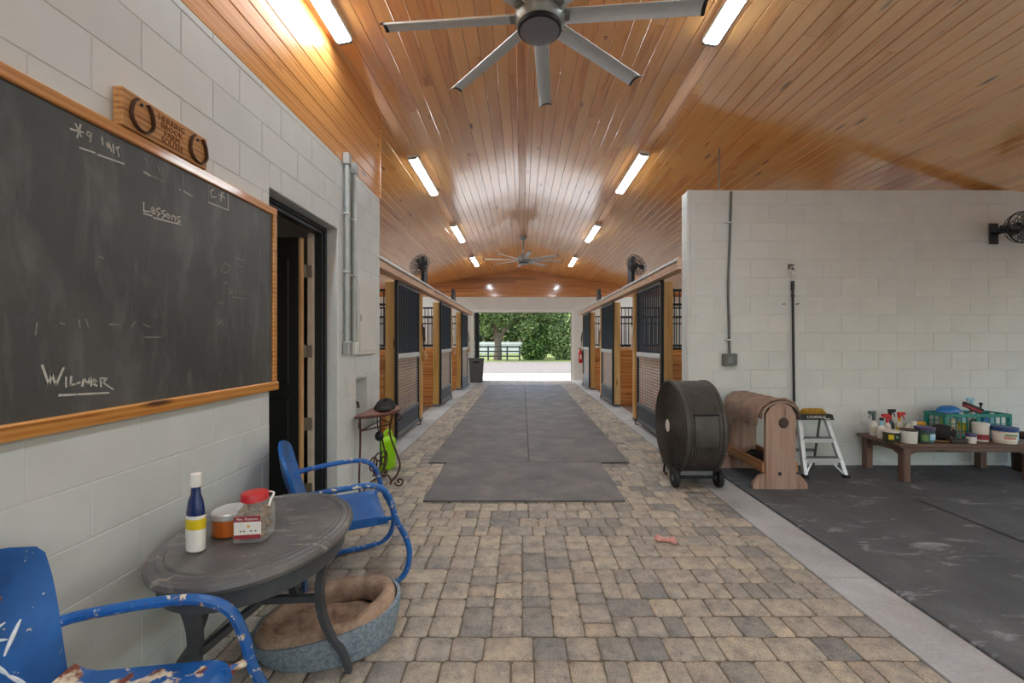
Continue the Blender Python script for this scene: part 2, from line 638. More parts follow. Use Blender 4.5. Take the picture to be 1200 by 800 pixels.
t = NT('fluorescent_lens')
t.set((0.9, 0.9, 0.88, 1), 0.4)
t.b.inputs['Emission Color'].default_value = (0.86, 0.95, 1.0, 1)
t.b.inputs['Emission Strength'].default_value = FIXTURE_GLOW
M['lens'] = t.m

t = NT('clear_jar_plastic')
M['clear'] = t.set((0.9, 0.9, 0.88, 1), 0.06, 0.0, Alpha=0.16)


def blue_paint(name, chips):
    t = NT(name)
    v = t.coords()
    a = t.noise(v, 5, 5, 0.6)
    c = t.ramp(a, [(0.3, lin('#12467f')), (0.55, lin('#1a5ca4')), (0.8, lin('#2a72ba'))])
    n = t.noise(v, 34 if chips < 1 else 9, 6, 0.62, 0.3)
    lo = {0.5: 0.66, 0.8: 0.60, 1.0: 0.53}[chips]
    k = t.ramp(n, [(lo, (0, 0, 0, 1)), (lo + 0.025, (1, 1, 1, 1))])
    under = t.ramp(t.noise(v, 26, 3), [(0.42, lin('#7a3a22')), (0.5, lin('#c9b79b')), (0.6, lin('#ded3bc'))])
    return t.set(t.mix(k, c, under), 0.36)


M['chair_blue'] = blue_paint('chipped_blue_enamel', 0.5)
M['chair_worn'] = blue_paint('flaking_blue_enamel', 1.0)
M['chair_chip'] = blue_paint('chipped_blue_tube_enamel', 0.8)
M['flower'] = plain('white_flower_paint', '#dfe3e6', 0.6, var=0.1, scale=60)

t = NT('worn_grey_table_paint')
v = t.coords()
a = t.noise(v, 4, 7, 0.65)
c = t.ramp(a, [(0.3, lin('#4b4a4a')), (0.55, lin('#62605f')), (0.75, lin('#7b7978'))])
k = t.ramp(t.noise(t.coords((1.5, 4, 2)), 4, 7, 0.7, 0.6), [(0.56, (0, 0, 0, 1)), (0.66, (.75, .75, .75, 1))])
M['table_top'] = t.set(t.mix(k, c, lin('#a59c90')), 0.42)
M['table_grey'] = plain('charcoal_table_paint', '#404347', 0.5, var=0.15)

t = NT('bed_denim')
v = t.coords()
c = t.ramp(t.noise(v, 60, 4, 0.8), [(0.35, lin('#5c6873')), (0.6, lin('#8a96a0'))])
M['denim'] = t.set(c, 0.95)
t = NT('bed_plush')
v = t.coords()
c = t.ramp(t.noise(v, 18, 6, 0.7), [(0.3, lin('#7a6352')), (0.55, lin('#a58b76')), (0.75, lin('#bda590'))])
t.bump(t.noise(v, 120, 3), 0.6, 0.006)
M['plush'] = t.set(c, 0.98)

for nm, cols in (('oak_leaf', ('#3a5024', '#627a40', '#9aa868')), ('bush_leaf', ('#243c1a', '#48692a', '#86a04c')), ('far_leaf', ('#1f3016', '#3a5224', '#66793f'))):
    t = NT(nm)
    ge = t.n('NewGeometry')
    c = t.ramp(ge.outputs['Random Per Island'], [(0.0, lin(cols[0])), (0.5, lin(cols[1])), (1.0, lin(cols[2]))])
    M[nm] = t.set(c, 0.6)

# ================================================================== STRUCTURE
RIDGE, PITCH = 4.12, 0.16
Y0, YEND = -6.0, 15.85
XL_OUT, XR_OUT = -5.9, 6.3
WL = -1.54          # left block wall face
WR_Y = 4.97         # right block wall face
WR_X = 1.93
R = random.Random(7)


def ceil_z(x):
    return RIDGE - PITCH * abs(x)


def struct(name, mb, mat, parent=None, smooth=0):
    return mb.build(name, mat, parent, smooth, kind='structure')


# ---- floor with tumbled pavers -----------------------------------------------------
floor = struct('floor', MB().box(-1.6, 1.86, Y0, YEND, -0.12, -0.014), M['sand'])
FX0, FX1 = -1.57, 1.83
UN = 0.157
LEN = [0.105, 0.157, 0.235]


def paver_mesh(L, W, rnd):
    j = 0.0035
    b = 0.012
    hx, hy = L / 2 - j, W / 2 - j
    cs = []
    for sx, sy in ((1, 1), (-1, 1), (-1, -1), (1, -1)):
        b1, b2 = b * rnd.uniform(.6, 1.3), b * rnd.uniform(.6, 1.3)
        p, q = (sx * hx, sy * (hy - b1)), (sx * (hx - b2), sy * hy)
        cs += [p, q] if sx * sy > 0 else [q, p]
    cs = [(x + rnd.uniform(-.0025, .0025), y + rnd.uniform(-.0025, .0025)) for x, y in cs]
    mb = MB()
    vs = [(x, y, -.05) for x, y in cs] + [(x, y, -.009) for x, y in cs] + [(x * (1 - .009 / hx), y * (1 - .009 / hy), -.001) for x, y in cs]
    fs = [(k + i, k + (i + 1) % 8, k + 8 + (i + 1) % 8, k + 8 + i) for k in (0, 8) for i in range(8)]
    fs.append(tuple(range(16, 24)))
    mb.add(vs, fs)
    return mb


rp = random.Random(11)
pav_lib = {L: [paver_mesh(L, UN, rp) for _ in range(4)] for L in LEN}
pav_me = {L: [m.mesh('paver', M['paver'], 40) for m in ms] for L, ms in pav_lib.items()}


def split_run(a, b, rnd):
    """random lengths that fill a..b"""
    out, x = [], a
    while b - x > 0.05:
        L = rnd.choices(LEN, (3, 4.5, 2.2))[0]
        if b - x - L < 0.09:
            L = b - x
        out.append((x, L))
        x += L
    return out


pav = []   # (cx, cy, L, alongY)
CB = (-0.471, 0.471, 2.107, 3.206)
k0 = int((2.107 - Y0) / UN)
y = 2.107 - k0 * UN
while y < YEND - 0.05:
    spans = [(FX0, FX1)]
    if CB[2] - 0.01 < y < CB[3] - 0.02:
        spans = [(FX0, CB[0]), (CB[1], FX1)]
    for a, b in spans:
        if a == FX0 and 0:
            pass
        for x, L in split_run(a, b, rp):
            pav.append((x + L / 2, y + UN / 2, L, False))
    y += UN
for i in range(6):
    for yy, L in split_run(CB[2], CB[3], rp):
        pav.append((CB[0] + (i + .5) * UN, yy + L / 2, L, True))
pav = [p for p in pav if not (5.15 < p[1] < 14.1 and abs(p[0] - .08) < 1.08)]
vis = [p for p in pav if p[1] > 1.78 and abs(p[0]) * 500 / p[1] < 640 and not (3.9 < p[1] < 5.1 and abs(p[0]) < 0.8)]
vis.sort(key=lambda p: p[1])
single = set(id(p) for p in vis[:298])
rest = MB()
for p in pav:
    cx, cy, L, al = p
    Lq = min(LEN, key=lambda q: abs(q - L))
    kv = rp.randrange(4)
    rot = (PI / 2 if al else 0) + (PI if rp.random() < .5 else 0)
    dz = rp.uniform(-.003, .0)
    if id(p) in single:
        o = put('paver', pav_me[Lq][kv], floor, (cx, cy, dz), (rp.uniform(-.008, .008), rp.uniform(-.008, .008), rot))
        o.scale = (L / Lq, 1, 1)
    else:
        T = TR(cx, cy, dz) @ RZ(rot) @ Matrix.Diagonal((L / Lq, 1, 1, 1))
        src = pav_lib[Lq][kv]
        rest.add([T @ Vector(q) for q in src.v], src.f)
rest.build('paver_field', M['paver'], floor, 40, kind='stuff')

# ---- concrete edge strips, stall floors, ground --------------------------------------
mb = MB().cbox(-2.02, -1.572, 4.61, YEND, -.1, .0, .004)
struct('trim_1', mb, M['concrete'])
mb = MB()
for a, b in ((-6, -2.4), (-2.394, .3), (.306, 2.62), (2.626, 4.96), (4.966, 8.2), (8.206, 11.5), (11.506, YEND)):
    mb.cbox(1.832, 2.15 if b < 4.97 else 2.22, a, b, -.1, .0, .004)
struct('trim_2', mb, M['concrete'])
struct('floor_stalls_left', MB().box(-5.9, -2.02, 4.61, YEND, -.1, -.005), M['shavings'])
struct('floor_stalls_right', MB().box(2.22, 6.3, 5.17, YEND, -.1, -.005), M['shavings'])
struct('floor_bay', MB().box(2.15, 9.0, Y0, 5.17, -.1, -.006), M['concrete'])
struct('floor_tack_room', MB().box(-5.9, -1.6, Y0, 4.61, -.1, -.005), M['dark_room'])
struct('ground_apron', MB().box(-6, 6, YEND, 19.6, -.12, -.02), M['concrete'])
struct('ground_gravel', MB().box(-40, 40, 19.6, 31, -.14, -.03).box(-40, -6.2, YEND - 6, 19.6, -.14, -.03).box(6.6, 40, YEND - 6, 19.6, -.14, -.03), M['ground_gravel'])
struct('ground_lawn', MB().box(-60, 60, 31, 34, -.14, -.01), M['grass'])
struct('ground_paddock', MB().box(-60, 60, 34, 70, -.14, -.02), M['grass'])
struct('ground_front', MB().box(-30, 30, -30, Y0, -.14, -.03).box(9, 30, Y0, 9.85, -.14, -.03), M['ground_gravel'])


# ---- painted concrete-block walls --------------------------------------------------
def block_wall(parent, u0, u1, z0, z1, holes, pitch, zoff, length, uoff, place, single_from, thick):
    """blocks as separate pieces; place(u0,u1,z0,z1,depth) -> box bounds"""
    lib = {}
    stuff = MB()
    g = 0.0022
    k = math.floor((z0 - zoff) / pitch)
    while zoff + k * pitch < z1 - 0.005:
        za, zb = max(z0, zoff + k * pitch), min(z1, zoff + (k + 1) * pitch)
        sh = uoff + (length / 2 if k % 2 else 0)
        j = math.floor((u0 - sh) / length)
        while sh + j * length < u1 - 0.005:
            ua, ub = max(u0, sh + j * length), min(u1, sh + (j + 1) * length)
            rs = [(ua, ub, za, zb)]
            for h in holes:
                rs = rects_minus(rs, h)
            for (a, b, c, d) in rs:
                if b - a < .02 or d - c < .015:
                    continue
                bb = place(a + g, b - g, c + g, d - g, R.uniform(0, .0012))
                if single_from is not None and a < single_from:
                    stuff.cbox(*bb, .0028)
                    continue
                dims = (round(bb[1] - bb[0], 3), round(bb[3] - bb[2], 3), round(bb[5] - bb[4], 3))
                if dims not in lib:
                    h = [q / 2 for q in dims]
                    lib[dims] = MB().cbox(-h[0], h[0], -h[1], h[1], -h[2], h[2], .0028).mesh('block', M['block'], 0)
                put('block', lib[dims], parent, ((bb[0] + bb[1]) / 2, (bb[2] + bb[3]) / 2, (bb[4] + bb[5]) / 2))
            j += 1
        k += 1
    if stuff.v:
        stuff.build('block_field', M['block'], parent, 0, kind='stuff')


LTOP = 2.99
DOOR = (2.60, 3.56, 0.0, 2.39)
NICHE = (3.96, 4.24, .70, 1.10)
mb = MB()
rs = [(Y0, 4.605, 0.0, LTOP)]
for h in (DOOR, NICHE):
    rs = rects_minus(rs, h)
for (a, b, c, d) in rs:
    mb.box(WL - .19, WL - .0035, a, b, c, d)
mb.box(WL - .19, WL - .12, NICHE[0], NICHE[1], NICHE[2], NICHE[3])
wall_left = struct('wall_left', mb, M['mortar'])
block_wall(wall_left, Y0, 4.61, 0, LTOP, (DOOR, NICHE), .2, .147, .4, .125,
           lambda a, b, c, d, e: (WL - .195, WL - e, a, b, c, d), 0.9, .195)
MB().box(WL - .12, WL - .11, NICHE[0], NICHE[1], NICHE[2], NICHE[3]).build('niche_back', M['niche'], wall_left, 0)

# end wall of the tack room and its inside
mb = MB().box(-5.9, WL - .2, 4.42, 4.605, 0, 3.3)
struct('wall_tack_end', mb, M['white_paint'])
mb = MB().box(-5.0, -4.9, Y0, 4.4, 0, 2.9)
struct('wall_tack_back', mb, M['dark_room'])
struct('ceiling_tack', MB().box(-5.0, WL - .2, Y0, 4.42, 2.9, 2.98), M['pine_wall'])

# wooden fascia above the left block wall
fl = []
z = LTOP
ztop = ceil_z(WL) - .004
while z < ztop - .02:
    zb = min(z + .1275, ztop)
    x = 4.61
    while x > Y0:
        L = R.choice([2.7, 3.3, 3.9])
        fl.append((max(x - L, Y0), x, z, zb))
        x -= L
    z = zb
for a, b, c, d in fl:
    MB().cbox(WL - .03, WL - .002, a + .001, b - .001, c + .0015, d - .0015, .004).build('plank', M['pine_wall'], wall_left, 0)
MB().box(WL - .16, WL - .03, Y0, 4.6, LTOP, ztop).build('fascia_backing', M['dark_room'], wall_left, 0)
MB().cbox(WL - .17, WL + .012, 4.585, 4.625, LTOP, ztop, .003).build('corner_board', M['pine_wall'], wall_left, 0)

# right block wall facing the camera
RTOP = 3.215
wall_right = struct('wall_right', MB().box(WR_X + .005, XR_OUT, WR_Y + .004, WR_Y + .196, 0, RTOP - .004), M['mortar'])
block_wall(wall_right, WR_X, XR_OUT, 0, RTOP, (), .214, .051, .427, .094,
           lambda a, b, c, d, e: (a, b, WR_Y + e, WR_Y + .2, c, d), None, .2)
MB().tube([(WR_X + .022, WR_Y + .022, 0), (WR_X + .022, WR_Y + .022, RTOP)], .026, 12).build('bullnose_corner', M['block'], wall_right)

# outer walls with the stall windows
BAY, BAY0 = 3.3, 6.1
for nm, xa, xb in (('wall_outer_left', XL_OUT - .2, XL_OUT), ('wall_outer_right', XR_OUT, XR_OUT + .2)):
    rs = [(4.4 if xa < 0 else 4.97, YEND, 0, 3.4)]
    if xa < 0:
        rs.append((Y0, 4.4, 0, 3.4))
    for k in range(3):
        yc = BAY0 + BAY * k + 1.65
        rs = rects_minus(rs, (yc - .6, yc + .6, 1.15, 2.25))
    mb = MB()
    for a, b, c, d in rs:
        mb.box(xa, xb, a, b, c, d)
    struct(nm, mb, M['white_paint'])
nw = 0
for s, x in ((-1, XL_OUT), (1, XR_OUT)):
    for k in range(3):
        nw += 1
        yc = BAY0 + BAY * k + 1.65
        mb = MB()
        xi = x - s * .02
        xo = x + s * .22
        x0, x1 = min(xi, xo), max(xi, xo)
        mb.box(x0, x1, yc - .62, yc - .56, 1.11, 2.29).box(x0, x1, yc + .56, yc + .62, 1.11, 2.29)
        mb.box(x0, x1, yc - .56, yc + .56, 1.11, 1.17).box(x0, x1, yc - .56, yc + .56, 2.23, 2.29)
        struct('window_%d' % nw, mb, M['white_trim'])

# far end wall with the drive-through opening
OPX0, OPX1, OPZ = -1.80, 1.83, 2.53
HZ = 3.10
mb = MB()
for a, b, c, d in rects_minus([(XL_OUT - .2, XR_OUT + .2, 0, HZ)], (OPX0, OPX1, -1, OPZ)):
    mb.box(a, b, YEND, YEND + .2, c, d)
wall_far = struct('wall_far', mb, M['white_paint'])
mb = MB()
mb.box(OPX0 - .1, OPX0, YEND - .02, YEND + .22, 0, OPZ + .1).box(OPX1, OPX1 + .1, YEND - .02, YEND + .22, 0, OPZ + .1)
mb.box(OPX0, OPX1, YEND - .02, YEND + .22, OPZ, OPZ + .1)
struct('trim_3', mb, M['white_trim'])
# gable boards above the header
mb = MB().prism([(XL_OUT, HZ), (XR_OUT, HZ), (XR_OUT, ceil_z(XR_OUT) + .02), (0, RIDGE), (XL_OUT, ceil_z(XL_OUT) + .02)], 0, .1, FACING_CAM(0, YEND + .12, 0))
mb.build('gable_backing', M['dark_room'], wall_far, 0)
gz = HZ
boards = MB()
while gz < RIDGE - .02:
    zt = min(gz + .125, RIDGE - .004)
    zm = zt
    xa = max(XL_OUT, -(RIDGE - zm) / PITCH)
    xb = min(XR_OUT, (RIDGE - zm) / PITCH)
    x = max(XL_OUT, -(RIDGE - gz) / PITCH)
    xe = min(XR_OUT, (RIDGE - gz) / PITCH)
    while x < xe - .01:
        L = min(R.choice([2.4, 3.0, 3.6]), xe - x)
        boards.cbox(x + .001, x + L - .001, YEND - .012, YEND + .02, gz + .0015, zt - .0015, .004)
        x += L
    gz += .125
boards.build('gable_boarding', M['pine_x'], wall_far, 0, kind='stuff')

# ---- ceiling: tongue and groove planks running down the barn ---------------------------
mb = MB()
for s, xo in ((-1, XL_OUT - .2), (1, 9.0)):
    T = .1
    x0, x1 = 0, xo
    vs = []
    for x in (x0, x1):
        zc = RIDGE - PITCH * abs(x) + .02
        for yv in (Y0, YEND + .4):
            vs += [(x, yv, zc), (x, yv, zc + T)]
    mb.add(vs, [(0, 2, 6, 4), (1, 5, 7, 3), (0, 1, 3, 2), (4, 6, 7, 5), (0, 4, 5, 1), (2, 3, 7, 6)])
ceiling = struct('ceiling', mb, M['dark_room'])
PW = .127
sl = math.atan(PITCH)
cs = math.cos(sl)
allp = []
for s in (-1, 1):
    n = int((5.9 if s < 0 else 9.0) / (PW * cs))
    for i in range(n):
        xc = s * (i + .5) * PW * cs
        yv = YEND
        first = True
        while yv > Y0 + .01:
            L = R.choice([2.4, 3.0, 3.6, 4.2])
            if first:
                L = R.uniform(.8, 4.2)
                first = False
            L = min(L, yv - Y0)
            allp.append((s, xc, yv - L, yv))
            yv -= L


def plank_mb(L):
    w, g, b = PW / 2, .0012, .0045
    mb = MB()
    vs = [(x, yv, zz) for yv in (-L / 2 + .001, L / 2 - .001) for x, zz in ((-w + g, .018), (-w + g, b), (-w + g + b, 0), (w - g - b, 0), (w - g, b), (w - g, .018))]
    fs = [(i, i + 1, 7 + i, 6 + i) for i in range(5)] + [(5, 0, 6, 11), (0, 1, 2, 3, 4, 5), (6, 7, 8, 9, 10, 11)]
    return mb.add(vs, fs)


def vis_score(p):
    s, xc, a, b = p
    if s < 0 and xc < WL and b < 4.7:
        return 0
    zc = ceil_z(xc) - CAMZ
    ys = [q for q in np.linspace(a, b, 9) if q > .5 and zc / q * 500 < 400 and abs(xc) / q * 500 < 605 and not (xc > WR_X and q > WR_Y and zc / q * 500 < 178)]
    if not ys:
        return 0
    return PW * 500 / min(ys)


allp.sort(key=lambda p: -vis_score(p))
plib = {}
rest = MB()
for i, p in enumerate(allp):
    s, xc, a, b = p
    Lq = round((b - a) / .1) * .1 or .1
    T = TR(xc, (a + b) / 2, ceil_z(xc)) @ Matrix.Rotation(sl * s, 4, 'Y')
    if i < 298 and vis_score(p) > 0:
        if Lq not in plib:
            plib[Lq] = plank_mb(Lq).mesh('plank', M['pine'], 0)
        o = put('plank', plib[Lq], ceiling, (xc, (a + b) / 2, ceil_z(xc)), (0, sl * s, 0))
        o.scale = (1, (b - a) / Lq, 1)
    else:
        src = plank_mb(b - a)
        rest.add([T @ Vector(q) for q in src.v], src.f)
rest.build('plank_field', M['pine'], ceiling, 0, kind='stuff')
MB().cbox(-.055, .055, Y0, YEND - .02, RIDGE - .03, RIDGE - .008, .006).build('ridge_board', M['pine_wall'], ceiling, 0)

# ---- door in the left wall -----------------------------------------------------------
door = struct('door_1', MB().cbox(WL - .165, WL - .1, 2.60, 2.66, 0, 2.39, .004).cbox(WL - .165, WL - .1, 3.50, 3.56, 0, 2.39, .004).cbox(WL - .165, WL - .1, 2.66, 3.50, 2.33, 2.39, .004)
              .cbox(WL - .125, WL - .085, 2.605, 2.635, 0, 2.385, .004).cbox(WL - .125, WL - .085, 3.525, 3.555, 0, 2.385, .004).cbox(WL - .125, WL - .085, 2.635, 3.525, 2.355, 2.385, .004), M['black_steel'])
MB().cbox(WL - .21, WL - .166, 3.475, 3.555, 0, 2.33, .002).build('jamb', M['jamb'], door, 0)
leaf = MB().cbox(WL - 1.05, WL - .24, 3.40, 3.44, .02, 2.28, .004).build('door_leaf', M['black_door'], door, 0)
mb = MB()
for za, zb in ((.2, 1.0), (1.12, 2.1)):
    for xa, xb in ((WL - .98, WL - .68), (WL - .6, WL - .33)):
        mb.tube([(xa, 3.398, za), (xb, 3.398, za), (xb, 3.398, zb), (xa, 3.398, zb)], .012, 6, closed=True)
mb.build('panel_moulding', M['black_door'], leaf)
MB().cbox(WL - .242, WL - .222, 3.402, 3.442, .02, 2.28, .002).build('leaf_edge', M['jamb_edge'], leaf, 0)
for hz in (.25, .78, 1.37, 2.02):
    mb = MB().cbox(WL - .235, WL - .168, 3.463, 3.476, hz - .05, hz + .05, .002)
    mb.tube([(WL - .222, 3.458, hz - .052), (WL - .222, 3.458, hz + .052)], .008, 8)
    mb.build('hinge', M['hinge'], door)

# ---- chalkboard ------------------------------------------------------------------------
CBX = WL + .022
cbd = thing('chalkboard', 'long wall-mounted chalkboard in an orange wooden frame covered in chalk marks', 'chalkboard', (WL, 1.4, 1.7))
ya, yb, za, zb = .18, 2.625, 1.155, 2.262
org = Vector((WL, 1.4, 1.7))


def rel(mb, o):
    o = Vector(o)
    mb.v = [tuple(Vector(p) - o) for p in mb.v]
    return mb


rel(MB().box(WL + .002, CBX, ya + .02, yb - .02, za + .02, zb - .02), org).build('slate', M['slate'], cbd, 0)
rel(MB().cbox(WL + .002, WL + .034, ya, yb, zb - .045, zb, .004), org).build('frame_rail', M['board_trim'], cbd, 0)
rel(MB().cbox(WL + .002, WL + .045, ya, yb, za, za + .052, .005), org).build('frame_rail', M['board_trim'], cbd, 0)
rel(MB().cbox(WL + .002, WL + .034, yb - .04, yb, za + .052, zb - .045, .004), org).build('frame_stile', M['board_trim'], cbd, 0)
rel(MB().cbox(WL + .002, WL + .034, ya, ya + .04, za + .052, zb - .045, .004), org).build('frame_stile', M['board_trim'], cbd, 0)


def board_pt(px, py):
    yv = -CBX * F / (VX - px)
    return Vector((CBX + .0008, yv, CAMZ + (VY - py) / F * yv))


def strokes(lines, w):
    mb = MB()
    for ln in lines:
        P = [board_pt(*q) for q in ln]
        for a, b in zip(P, P[1:]):
            d = b - a
            if d.length < 1e-6:
                continue
            d.normalize()
            n = Vector((0, -d.z, d.y)) * w * R.uniform(.8, 1.2)
            e = d * w * .6
            vs = [a - e + n, b + e + n * .8, b + e - n * .8, a - e - n]
            off = Vector((.0009, 0, 0))
            mb.add(vs + [q + off for q in vs], [(0, 1, 2, 3), (4, 7, 6, 5), (0, 4, 5, 1), (1, 5, 6, 2), (2, 6, 7, 3), (3, 7, 4, 0)])
    return rel(mb, org)


WILMER = [[(49, 428), (57, 451)], [(57, 451), (60, 438)], [(60, 438), (65, 451)], [(65, 451), (74, 431)], [(77, 442), (77, 453)], [(83, 441), (82, 451), (87, 450)], [(90, 449), (93, 448)],
          [(96, 452), (98, 442)], [(98, 442), (102, 450), (106, 441)], [(106, 441), (106, 452)], [(109, 448), (113, 447), (110, 444), (108, 449), (113, 452)], [(118, 453), (117, 443), (125, 443), (120, 448)], [(120, 448), (132, 456)],
          [(69, 463), (90, 462), (127, 460)]]
LESSONS = [[(168, 237), (168, 247), (175, 248)], [(176, 247), (181, 247), (179, 243), (176, 245), (178, 250), (182, 250)], [(187, 244), (183, 245), (184, 248), (187, 250), (184, 253)], [(193, 247), (189, 247), (190, 250), (193, 252), (190, 255)],
           [(196, 250), (194, 253), (197, 256), (199, 253), (196, 250)], [(201, 257), (202, 252), (205, 254), (205, 259)], [(211, 254), (207, 254), (208, 257), (211, 259), (207, 261)], [(168, 250), (178, 253)], [(180, 255), (211, 263)]]
TOPROW = [[(82, 151), (97, 155)], [(88, 145), (95, 160)], [(94, 146), (90, 161)], [(107, 157), (103, 154), (101, 157), (104, 160), (107, 157), (105, 166)], [(119, 161), (120, 170)], [(124, 167), (126, 174), (127, 166), (130, 177)], [(132, 169), (133, 179)], [(136, 172), (139, 183)], [(139, 172), (136, 175)],
          [(93, 173), (111, 179)], [(114, 181), (145, 192)], [(210, 222), (211, 222.5)], [(215, 224), (225, 230)], [(168, 201), (176, 206)], [(244, 237), (267, 246)], [(267, 246), (267, 224)], [(250, 222), (246, 224), (248, 231), (253, 231)], [(256, 228), (263, 232)], [(259, 225), (259, 236)], [(262, 225), (257, 234)]]
FAINT = [[(170, 186), (172, 193)], [(184, 194), (187, 203)], [(190, 199), (192, 208)], [(178, 206), (193, 214)], [(213, 205), (214, 216)], [(244, 217), (244, 236)], [(244, 217), (266, 225)],
         [(258, 307), (258, 318), (266, 320), (270, 312), (262, 308), (258, 318)], [(275, 302), (286, 305)], [(279, 313), (283, 313), (281, 318), (285, 319)], [(262, 333), (266, 330)], [(268, 338), (272, 342), (268, 344)], [(275, 338), (277, 345)], [(280, 340), (282, 346)], [(284, 340), (287, 345)], [(272, 348), (288, 350)],
         [(254, 372), (256, 380), (260, 374), (260, 382)], [(256, 354), (260, 355)], [(43, 378), (41, 392)], [(70, 378), (75, 380)], [(92, 375), (93, 383)], [(100, 374), (103, 383)], [(128, 380), (138, 380)], [(154, 383), (158, 377)], [(168, 380), (175, 383)], [(170, 395), (188, 395)], [(115, 300), (121, 303)]]
strokes(WILMER, .0036).build('chalk_writing', M['chalk'], cbd, 0, kind='stuff')
strokes(LESSONS, .0036).build('chalk_writing', M['chalk'], cbd, 0, kind='stuff')
strokes(TOPROW, .003).build('chalk_writing', M['chalk'], cbd, 0, kind='stuff')
strokes(FAINT, .0032).build('chalk_writing', M['chalk_faint'], cbd, 0, kind='stuff')

# ---- farm sign --------------------------------------------------------------------------
sg_o = (WL, 1.815, 2.335)
sg = thing('farm_sign', 'narrow wooden sign with two horseshoes and burnt lettering above the chalkboard', 'sign', sg_o)
MB().cbox(.002, .04, -.215, .215, -.07, .075, .003).build('board', M['sign'], sg, 0)
for c in (-.135, .155):
    mb = MB()
    path = []
    for i in range(17):
        a = math.radians(118 + i * (304 / 16))
        path.append((.046, c + .052 * math.cos(a) * (1 if math.sin(a) < 0 else .92), .002 + .062 * math.sin(a)))
    mb.tube(path, .0095, 6, flat=(.55, 1.0))
    mb.build('horseshoe', M['horseshoe'], sg)
    MB().lathe([(.006, 0), (.006, .006), (0, .008)], 8, TR(.04, c + .0, .045) @ Matrix.Rotation(PI / 2, 4, 'Y')).build('nail', M['black_steel'], sg)
for i, w in enumerate(('HERRING', 'BROOK', 'FARM', 'SOUTH')):
    text_on('lettering', w, .036, M['burnt'], sg, ON_LEFT(.041, .012, .043 - i * .029) @ Matrix.Diagonal((.92, 1, 1, 1)), .0012)

# ---- panel box, conduits, tap ------------------------------------------------------------
pb = thing('panel_box', 'white-painted flat electrical panel on the left wall above the tap niche', 'panel', (WL, 4.16, 1.67))
MB().cbox(.002, .03, -.24, .24, -.345, .345, .004).build('cover', M['white_paint'], pb, 0)
MB().cbox(.03, .036, -.2, .2, -.31, .30, .002).build('door', M['white_paint'], pb, 0)
MB().cbox(.036, .042, -.19, -.17, -.03, .03, .002).build('latch', M['zinc_pipe'], pb, 0)
for i, (yv, zt, zb_, lab) in enumerate(((3.68, 3.07, 1.34, 'grey conduit pipe with end boxes on the left wall nearest the black door'), (3.84, 3.05, 1.33, 'grey conduit pipe with end boxes running down beside the white panel box'))):
    cd = thing('conduit', lab, 'pipe', (WL, yv, zb_), group='conduits on the left wall')
    MB().tube([(.028, 0, .08), (.028, 0, zt - zb_ - .08)], .022 if i == 0 else .026, 12).build('pipe', M['zinc_pipe'], cd)
    MB().cbox(.003, .058, -.032, .032, zt - zb_ - .1, zt - zb_, .006).build('top_box', M['zinc_pipe'], cd, 0)
    MB().cbox(.003, .06, -.036, .036, 0, .11, .006).build('bottom_box', M['zinc_pipe'] if i == 0 else M['white_paint'], cd, 0)
    for zz in (.7, 1.2):
        MB().cbox(.002, .053, -.03, .03, zz, zz + .02, .003).build('strap', M['galv'], cd, 0)
tp = thing('water_tap', 'small dull brass water tap in the wall niche behind the iron table', 'tap', (WL - .11, 4.06, .88))
MB().tube([(0.003, 0, 0), (.06, 0, 0), (.085, 0, -.015), (.092, 0, -.06)], .014, 10).build('spout', M['brass'], tp)
MB().tube([(.045, 0, .01), (.045, 0, .045)], .009, 8).tube([(.045, -.032, .05), (.045, .032, .05)], .009, 8).build('handle', M['brass'], tp)

# right wall conduit
cd = thing('conduit', 'thin dark conduit pipe dropping to a metal box on the right block wall', 'pipe', (0, WR_Y, 0))
x0 = (853 - VX) / F * WR_Y
MB().tube(catmull([(x0 + .03, -.018, 3.19), (x0 + .012, -.018, 2.6), (x0 - .005, -.018, 2.1), (x0 + .002, -.018, 1.75), (x0 + .012, -.018, 1.30)], 5), .014, 10).build('pipe', M['pipe_dark'], cd)
MB().cbox(x0 - .075, x0 + .085, -.055, -.003, 1.17, 1.31, .006).build('outlet_box', M['pipe_dark'], cd, 0)
MB().cbox(x0 - .03, x0 + .035, -.06, -.055, 1.20, 1.28, .002).build('cover_plate', M['grey_steel'], cd, 0)
for zz in (2.83, 1.47):
    MB().cbox(x0 - .04, x0 + .045, -.032, -.003, zz - .008, zz + .008, .002).build('strap', M['galv'], cd, 0)
MB().tube([(x0 - .075, .05, 3.2), (x0 - .075, .05, ceil_z(x0) - .01)], .008, 8).build('upper_rod', M['pipe_dark'], cd)

# ---- stall fronts, partitions, posts, doors -----------------------------------------------
BASE = {-1: 1.80, 1: 2.0}
SIDE = {-1: 'left', 1: 'right'}
WHICH = ('nearest', 'middle', 'farthest')


def xs(s, d0, d1):
    a, b = s * (BASE[s] + d0), s * (BASE[s] + d1)
    return (a, b) if a < b else (b, a)


def post(s, yv, lab, ztop=2.32):
    a, b = xs(s, .045, .185)
    o = thing('timber_post', lab, 'post', ((a + b) / 2, yv + .07, 0), group='timber stall posts')
    MB().cbox(-.07, .07, -.07, .07, 0, ztop, .006).build('post_body', M['post'], o, 0)
    MB().cbox(-.075, .075, -.075, .075, 0.0, .06, .004).build('post_base', M['grey_steel'], o, 0)
    return o


